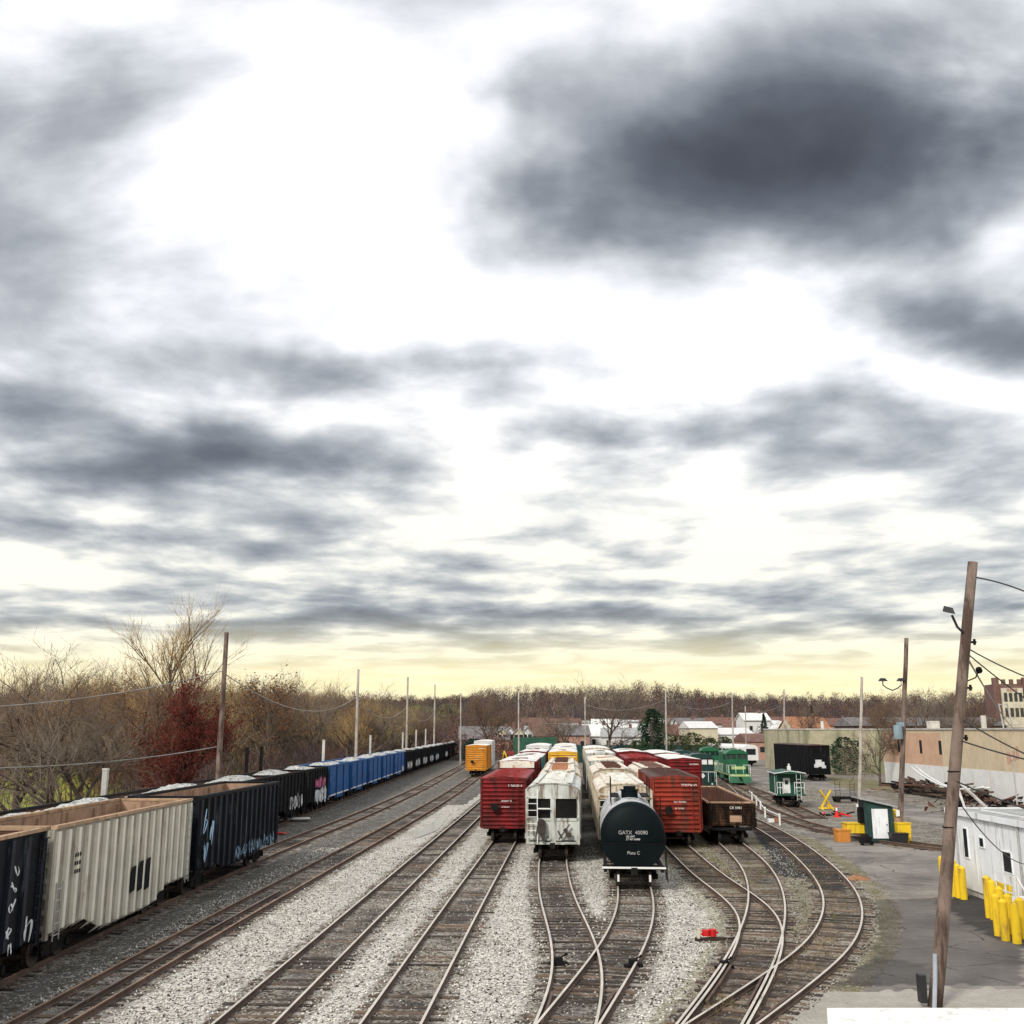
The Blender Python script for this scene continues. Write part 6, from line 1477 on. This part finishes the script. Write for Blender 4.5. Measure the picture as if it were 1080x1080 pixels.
proto('b2', M_twigbrown, seed=2, H=11, limbs=8, spread=1.2, twigs=6, trunk_r=.22, fork=.15)
proto('b3', M_twiggrey, seed=3, H=11, limbs=10, spread=1.15, twigs=6, trunk_r=.2, fork=.12)
proto('b4', M_twiggrey, seed=4, H=11, limbs=8, spread=.95, twigs=6, trunk_r=.2)
proto('b5', M_twigbrown, seed=5, H=11, limbs=9, spread=1.0, twigs=7, trunk_r=.25, fork=.3)
proto('tall', M_twiggold, seed=6, H=18, limbs=8, spread=.8, up=.8, twigs=4, trunk_r=.26, fork=.3)
proto('red', M_twigbrown, (26000, .10, .22), M_leafred, seed=7, H=10, limbs=10, spread=1.0, twigs=5, trunk_r=.2, fork=.1)
proto('rust', M_twigbrown, (1500, .14, .25), twigmat('leaves_rusty', ((.20,.085,.03),(.28,.14,.05),(.15,.06,.03)), 1), seed=8, H=10, limbs=8, spread=1.1, twigs=5, trunk_r=.2)
def tree(name, label, key, x, y, H, rot=0, group=None, base=11., sx=1.0, cat='tree'):
    tm, cm, lm = PROTO[key]; s = H/base
    r = thing(name, label, cat, (x, y, hzf(x, y)-.05), rot, group); r.scale = (s*sx, s*sx, s)
    link('trunk', tm, r); link('crown', cm, r)
    if lm: link('leaves', lm, r)
    return r
def tpx(px, Y): return at(px, 770, Y)[0]
def ht(px, py, Y): return at(px, py, Y)[2]
tree('bare_tree', 'tall pale bare tree rising above the rest, left of the tall grey pole', 'tall', tpx(192,112), 112, ht(190,655,112), 0, None, 17.5)
tree('red_leaved_tree', 'dark red leafy tree beside the tall grey pole', 'red', tpx(203,78), 78, ht(200,738,78), 0, None, 10.2, .9)
tree('bare_tree', 'wide grey bare tree with fanning branches at the far left, nearest the train', 'b3', tpx(117,62), 62, ht(115,708,62), 2, None, 11.4, 1.35)
tree('bare_tree', 'bare brown tree at the left picture edge', 'b2', tpx(18,64), 64, ht(20,714,64), 1, None, 11.4, 1.3)
tree('bare_tree', 'bare tree between the left edge tree and the fanning grey one', 'b1', tpx(62,78), 78, ht(62,706,78), 3, None, 11.4, 1.2)
tree('bare_tree', 'bare tree just left of the dark red one', 'b5', tpx(158,88), 88, ht(158,712,88), 3.5, None, 11.4, 1.15)
tree('rusty_leaved_tree', 'tree with sparse rusty leaves behind the light blue graffiti hopper', 'rust', tpx(288,135), 135, ht(288,706,135), 1, None, 10.4, 1.1)
proto('b6', M_twiggold, seed=12, H=11, limbs=8, spread=1.15, twigs=5, trunk_r=.2, fork=.2)
kinds = ['b1','b6','b3','b4','b5','b2','b6']; rn = random.Random(31)
left = []
for i in range(64):
    px = 0+i*7.6+rn.uniform(-6,6); 
    lo = 95+max(0, px-200)*.45; Y = lo+rn.uniform(0, 90)+(i % 3)*22
    x = tpx(px, Y)
    if x > -24: x = -24-rn.uniform(0,5)
    left.append((x, Y, px))
for i, (x, Y, px) in enumerate(left):
    top = np.interp(px, [0,60,140,200,260,300,350,400,440,500], [704,708,706,716,712,704,718,728,734,742])+rn.uniform(3,20)
    H = min(17, max(7, ht(px, top, Y)-hzf(x, Y)))
    k = kinds[i % 7] if i % 8 != 4 else 'rust'
    tree('bare_tree' if k != 'rust' else 'rusty_leaved_tree', 'bare winter tree in the dense row behind the long left train' if k != 'rust' else 'rusty-leaved tree mixed into the bare row behind the left train', k, x, Y, H, rn.uniform(0,6.28), 'winter trees behind the left train' if k != 'rust' else 'rusty trees in the left row', 11.6 if k != 'rust' else 10.6, rn.uniform(1.0,1.35))
back = [(520,735,262,'b5','dark bare tree behind the grey-roofed house'),(604,742,240,'b3','small dense bare tree left of the middle pole'),(640,720,232,'b4','large spreading bare tree behind the tank car string'),(700,752,300,'b1','bare tree behind the conifer pole'),(850,742,300,'b2','bare tree above the orange-roofed house'),
        (940,735,230,'b1','bare tree behind the olive-cream building corner'),(975,733,232,'b4','bare tree left of the big leaning pole, above the warehouse'),(1005,738,225,'b3','bare tree above the warehouse right of the leaning pole'),(1035,737,235,'b5','bare tree left of the brick tower')]
for px, yt, Y, k, lb in back: tree('bare_tree', lb, k, tpx(px,Y), Y, ht(px,yt,Y)-hzf(tpx(px,Y),Y), px, None, 11.4, 1.25)
tree('bare_tree', 'dark bare tree against the stained building beside the slim grey pole', 'b2', tpx(924,140), 140, 9.5, 1, None, 11.4, .9)
# evergreens and bushes
def evergreen(name, label, x, y, H, wd, mat, seed, cone=True, n=1600, group=None, size=.3, cat='tree'):
    rn = random.Random(seed); V = []; Fq = []
    for _ in range(n):
        t = rn.random()**.8; a = rn.uniform(0,6.283); wv_ = .8+.25*math.sin(a*3+seed)+.2*math.sin(t*17+a)
        R_ = wd*(1.02-t)*wv_ if cone else wd*math.sqrt(max(.05, 1-(t*1.6-.6)**2))*wv_
        q = R_*rn.random()**.4; p = Vector((math.cos(a)*q, math.sin(a)*q, H*(.06+.94*t)-(q*.25 if cone else 0)))
        u_ = Vector((math.cos(a), math.sin(a), rn.uniform(-.5,.3)))*size*rn.uniform(.7,1.4); w_ = u_.cross(Vector((rn.gauss(0,1),rn.gauss(0,1),rn.gauss(0,1)))).normalized()*size*.4
        o = len(V); V += [p-u_*.5, p-w_, p+u_, p+w_]; Fq.append((o,o+1,o+2,o+3))
    r = thing(name, label, cat, (x, y, hzf(x, y)-.1), 0, group)
    link('crown', np_mesh('crown', [tuple(v) for v in V], Fq, mat), r)
    part(None, 'trunk', lambda mb: mb.tube([(0,0,-.2),(0,0,H*.3),(0,0,H*.85)], .03*H*.6, 6, 0, .02), M_bark, r)
evergreen('conifer', 'tall dark conifer left of the pole behind the red boxcars', tpx(688,215), 215, ht(688,747,215), 3.3, M_leafever, 1, False, n=4200)
evergreen('conifer', 'small pointed conifer left of the orange roofed house', tpx(806,330), 330, 10.5, 3.0, M_leafever, 2)
evergreen('conifer', 'small pointed conifer on the slope right of the orange roof', tpx(857,370), 370, 12, 3.2, M_leafever, 3)
for i, (px, Y, H, w_, lb) in enumerate(((672,222,5.2,3.2,'olive green bush left of the dark conifer'),(716,225,6.2,4.2,'wide olive green bush right of the conifer pole'),(730,228,6.8,3.6,'tallest olive bush behind the red boxcars'),(748,232,5.6,3.4,'olive bush behind the dark green locomotive'),(764,236,5.9,3.0,'bushy green shrub left of the bright locomotive cab'),(500,230,5.5,3.6,'dark green bush behind the orange boxcar'),(508,236,5.0,3.0,'dark green bush right behind the orange boxcar'),(889,175.5,6.2,3.4,'dark bush climbing the stained cream building'))):
    evergreen('bush', lb, tpx(px,Y), Y, H, w_, M_leafbush if i not in (5,6,7) else M_leafever, 20+i, False, 1300, 'green bushes behind the yard', .28, 'bush')

# far wooded slopes, one mass
def cloud_wood(name, pts, per, mat, size, cols, aspect=1.0, seed=0, floor=0.0, twig=False):
    rs = np.random.RandomState(seed); n = len(pts); P = np.repeat(pts, per, axis=0)   # x,y,z,h,w,colour index
    m = len(P); a = rs.rand(m)*6.283; t = rs.rand(m)
    prof = np.sqrt(np.clip(1-(t*1.35-.45)**2, .03, 1)); q = prof*P[:,4]*np.sqrt(rs.rand(m))*(.8+.3*np.sin(a*3+P[:,0]))
    c = np.stack([P[:,0]+np.cos(a)*q, P[:,1]+np.sin(a)*q, P[:,2]+P[:,3]*(floor+(1-floor)*t)*(.88+.24*rs.rand(m))], 1)
    if twig:
        d = np.stack([rs.randn(m)*.45, rs.randn(m)*.45, np.abs(rs.randn(m))*.6+.45], 1)
    else: d = rs.randn(m, 3)
    d /= np.linalg.norm(d, axis=1)[:, None]
    e = np.cross(d, rs.randn(m, 3)); e /= np.linalg.norm(e, axis=1)[:, None]
    s = size*(.5+rs.rand(m))[:, None]; w = s*aspect
    if twig: V = np.stack([c-e*w, c+e*w, c+d*s*2.2], 1); k = 3
    else: V = np.stack([c-d*s, c-e*w, c+d*s, c+e*w], 1); k = 4
    col = np.array(cols)[P[:,5].astype(int)]*(.65+.7*rs.rand(m))[:, None]
    col = np.repeat(np.concatenate([col, np.ones((m,1))], 1)[:, None], k, axis=1).reshape(-1, 4)
    me = np_mesh(name, V.reshape(-1, 3), np.arange(m*k).reshape(-1, k), mat, {'tint': col}); return link(name, me)
rs = np.random.RandomState(5); L_ = []
cols = [(.09,.062,.058),(.115,.08,.066),(.10,.076,.085),(.08,.064,.07),(.17,.08,.05),(.14,.07,.05),(.07,.075,.035),(.17,.14,.11)]
for _ in range(3800):
    Y = 400+690*rs.rand()**.85; X = (rs.rand()*2-1)*Y*.58
    if Y < 520 and 40 < X < 175 and rs.rand() < .75: continue
    if Y < 430 and X > 20: continue
    H = 6+8*rs.rand()**1.6+3*math.sin(X*.021)+2*math.sin(X*.05+2); H = max(5, H); L_.append((X, Y, hzf(X, Y)-1, H, 4.2+2*rs.rand(), rs.choice(8, p=[.25,.2,.17,.15,.08,.06,.02,.07])))
o = cloud_wood('distant_woodland', np.array(L_), 150, M_tint, .62, cols, .2, 1, twig=True)
tag(o, 'brown and purple-grey bare woodland covering the far ridge', 'woodland', None, 'stuff')
# thicket under and between the trees on the left
L_ = []
for _ in range(1150):
    Y = 66+260*rs.rand()**1.2; X = -25.5-rs.rand()*(24+Y*.30)
    if Y > 200: X = -27-rs.rand()*60
    dens_ = 1 if X > -60 else .5
    if Y < 95 and rs.rand() < .72: continue
    if X < -Y*.40 and rs.rand() < .8: continue
    if X < -Y*.36 and rs.rand() < .55: continue
    L_.append((X, Y, -.2, 2.2+3.4*rs.rand()*(1 if Y > 100 else .7), 2.2+1.2*rs.rand(), rs.choice(8, p=[.22,.2,.08,.1,.14,.12,.06,.08])))
o = cloud_wood('thicket', np.array(L_), 190, M_tint, .42, cols, .07, 2, twig=True)
tag(o, 'tangled brown undergrowth filling the ground below the left trees', 'undergrowth', None, 'stuff')
# mid distance brush behind the left trees, and reddish scrub along the far curve
L_ = []
for _ in range(620):
    Y = 210+200*rs.rand(); X = -30-rs.rand()*Y*.62
    L_.append((X, Y, hzf(X,Y)-.5, 6+6*rs.rand(), 3.5+2*rs.rand(), rs.choice(8, p=[.26,.2,.12,.12,.12,.08,.03,.07])))
for _ in range(120):
    Y = 250+110*rs.rand(); X = tpx(455+rs.rand()*85, Y)
    L_.append((X, Y, hzf(X,Y)-.5, 3.5+4*rs.rand(), 3+1.5*rs.rand(), rs.choice([0,5,5,2,4])))
for _ in range(150):
    Y = 285+120*rs.rand(); X = tpx(560+rs.rand()*340, Y)
    L_.append((X, Y, hzf(X,Y)-.5, 3+4*rs.rand(), 2.5+1.5*rs.rand(), rs.choice([0,1,2,3,5])))
o = cloud_wood('far_brush', np.array(L_), 150, M_tint, .36, cols, .22, 3)
tag(o, 'reddish brown scrub and small trees behind the yard', 'brush', None, 'stuff')
# low weeds and leaf litter along tracks and under the left trees
L_ = []
for _ in range(300):
    k = rs.rand()
    if k < .30: Y = 45+110*rs.rand(); X = -21.2-rs.rand()*3.5
    elif k < .55: Y = 26+40*rs.rand(); X = xat('loop', Y)-.5+rs.randn()*.6
    elif k < .75: Y = 48+20*rs.rand(); X = 11+rs.randn()*2.5
    else: Y = 100+30*rs.rand(); X = 33+rs.rand()*14
    L_.append((X, Y, 0, .12+.18*rs.rand(), .35, rs.choice([0,1,2])))
o = cloud_wood('weeds', np.array(L_), 30, M_tint, .06, [(.26,.19,.09),(.16,.15,.05),(.13,.09,.05)], .12, 4, twig=True)
tag(o, 'dry weeds growing along the track edges', 'weeds', None, 'stuff')
L_ = []
for _ in range(1500):
    Y = 60+190*rs.rand(); X = -25-rs.rand()*90
    L_.append((X, Y, hzf(X,Y)-.05, .5+.5*rs.rand(), 1.4, rs.choice([0,1,1,2])))
o = cloud_wood('tall_grass', np.array(L_), 60, M_tint, .22, [(.44,.28,.08),(.24,.30,.05),(.44,.40,.11)], .09, 6, twig=True)
tag(o, 'yellow-green tall grass beyond the left trees', 'grass', None, 'stuff')
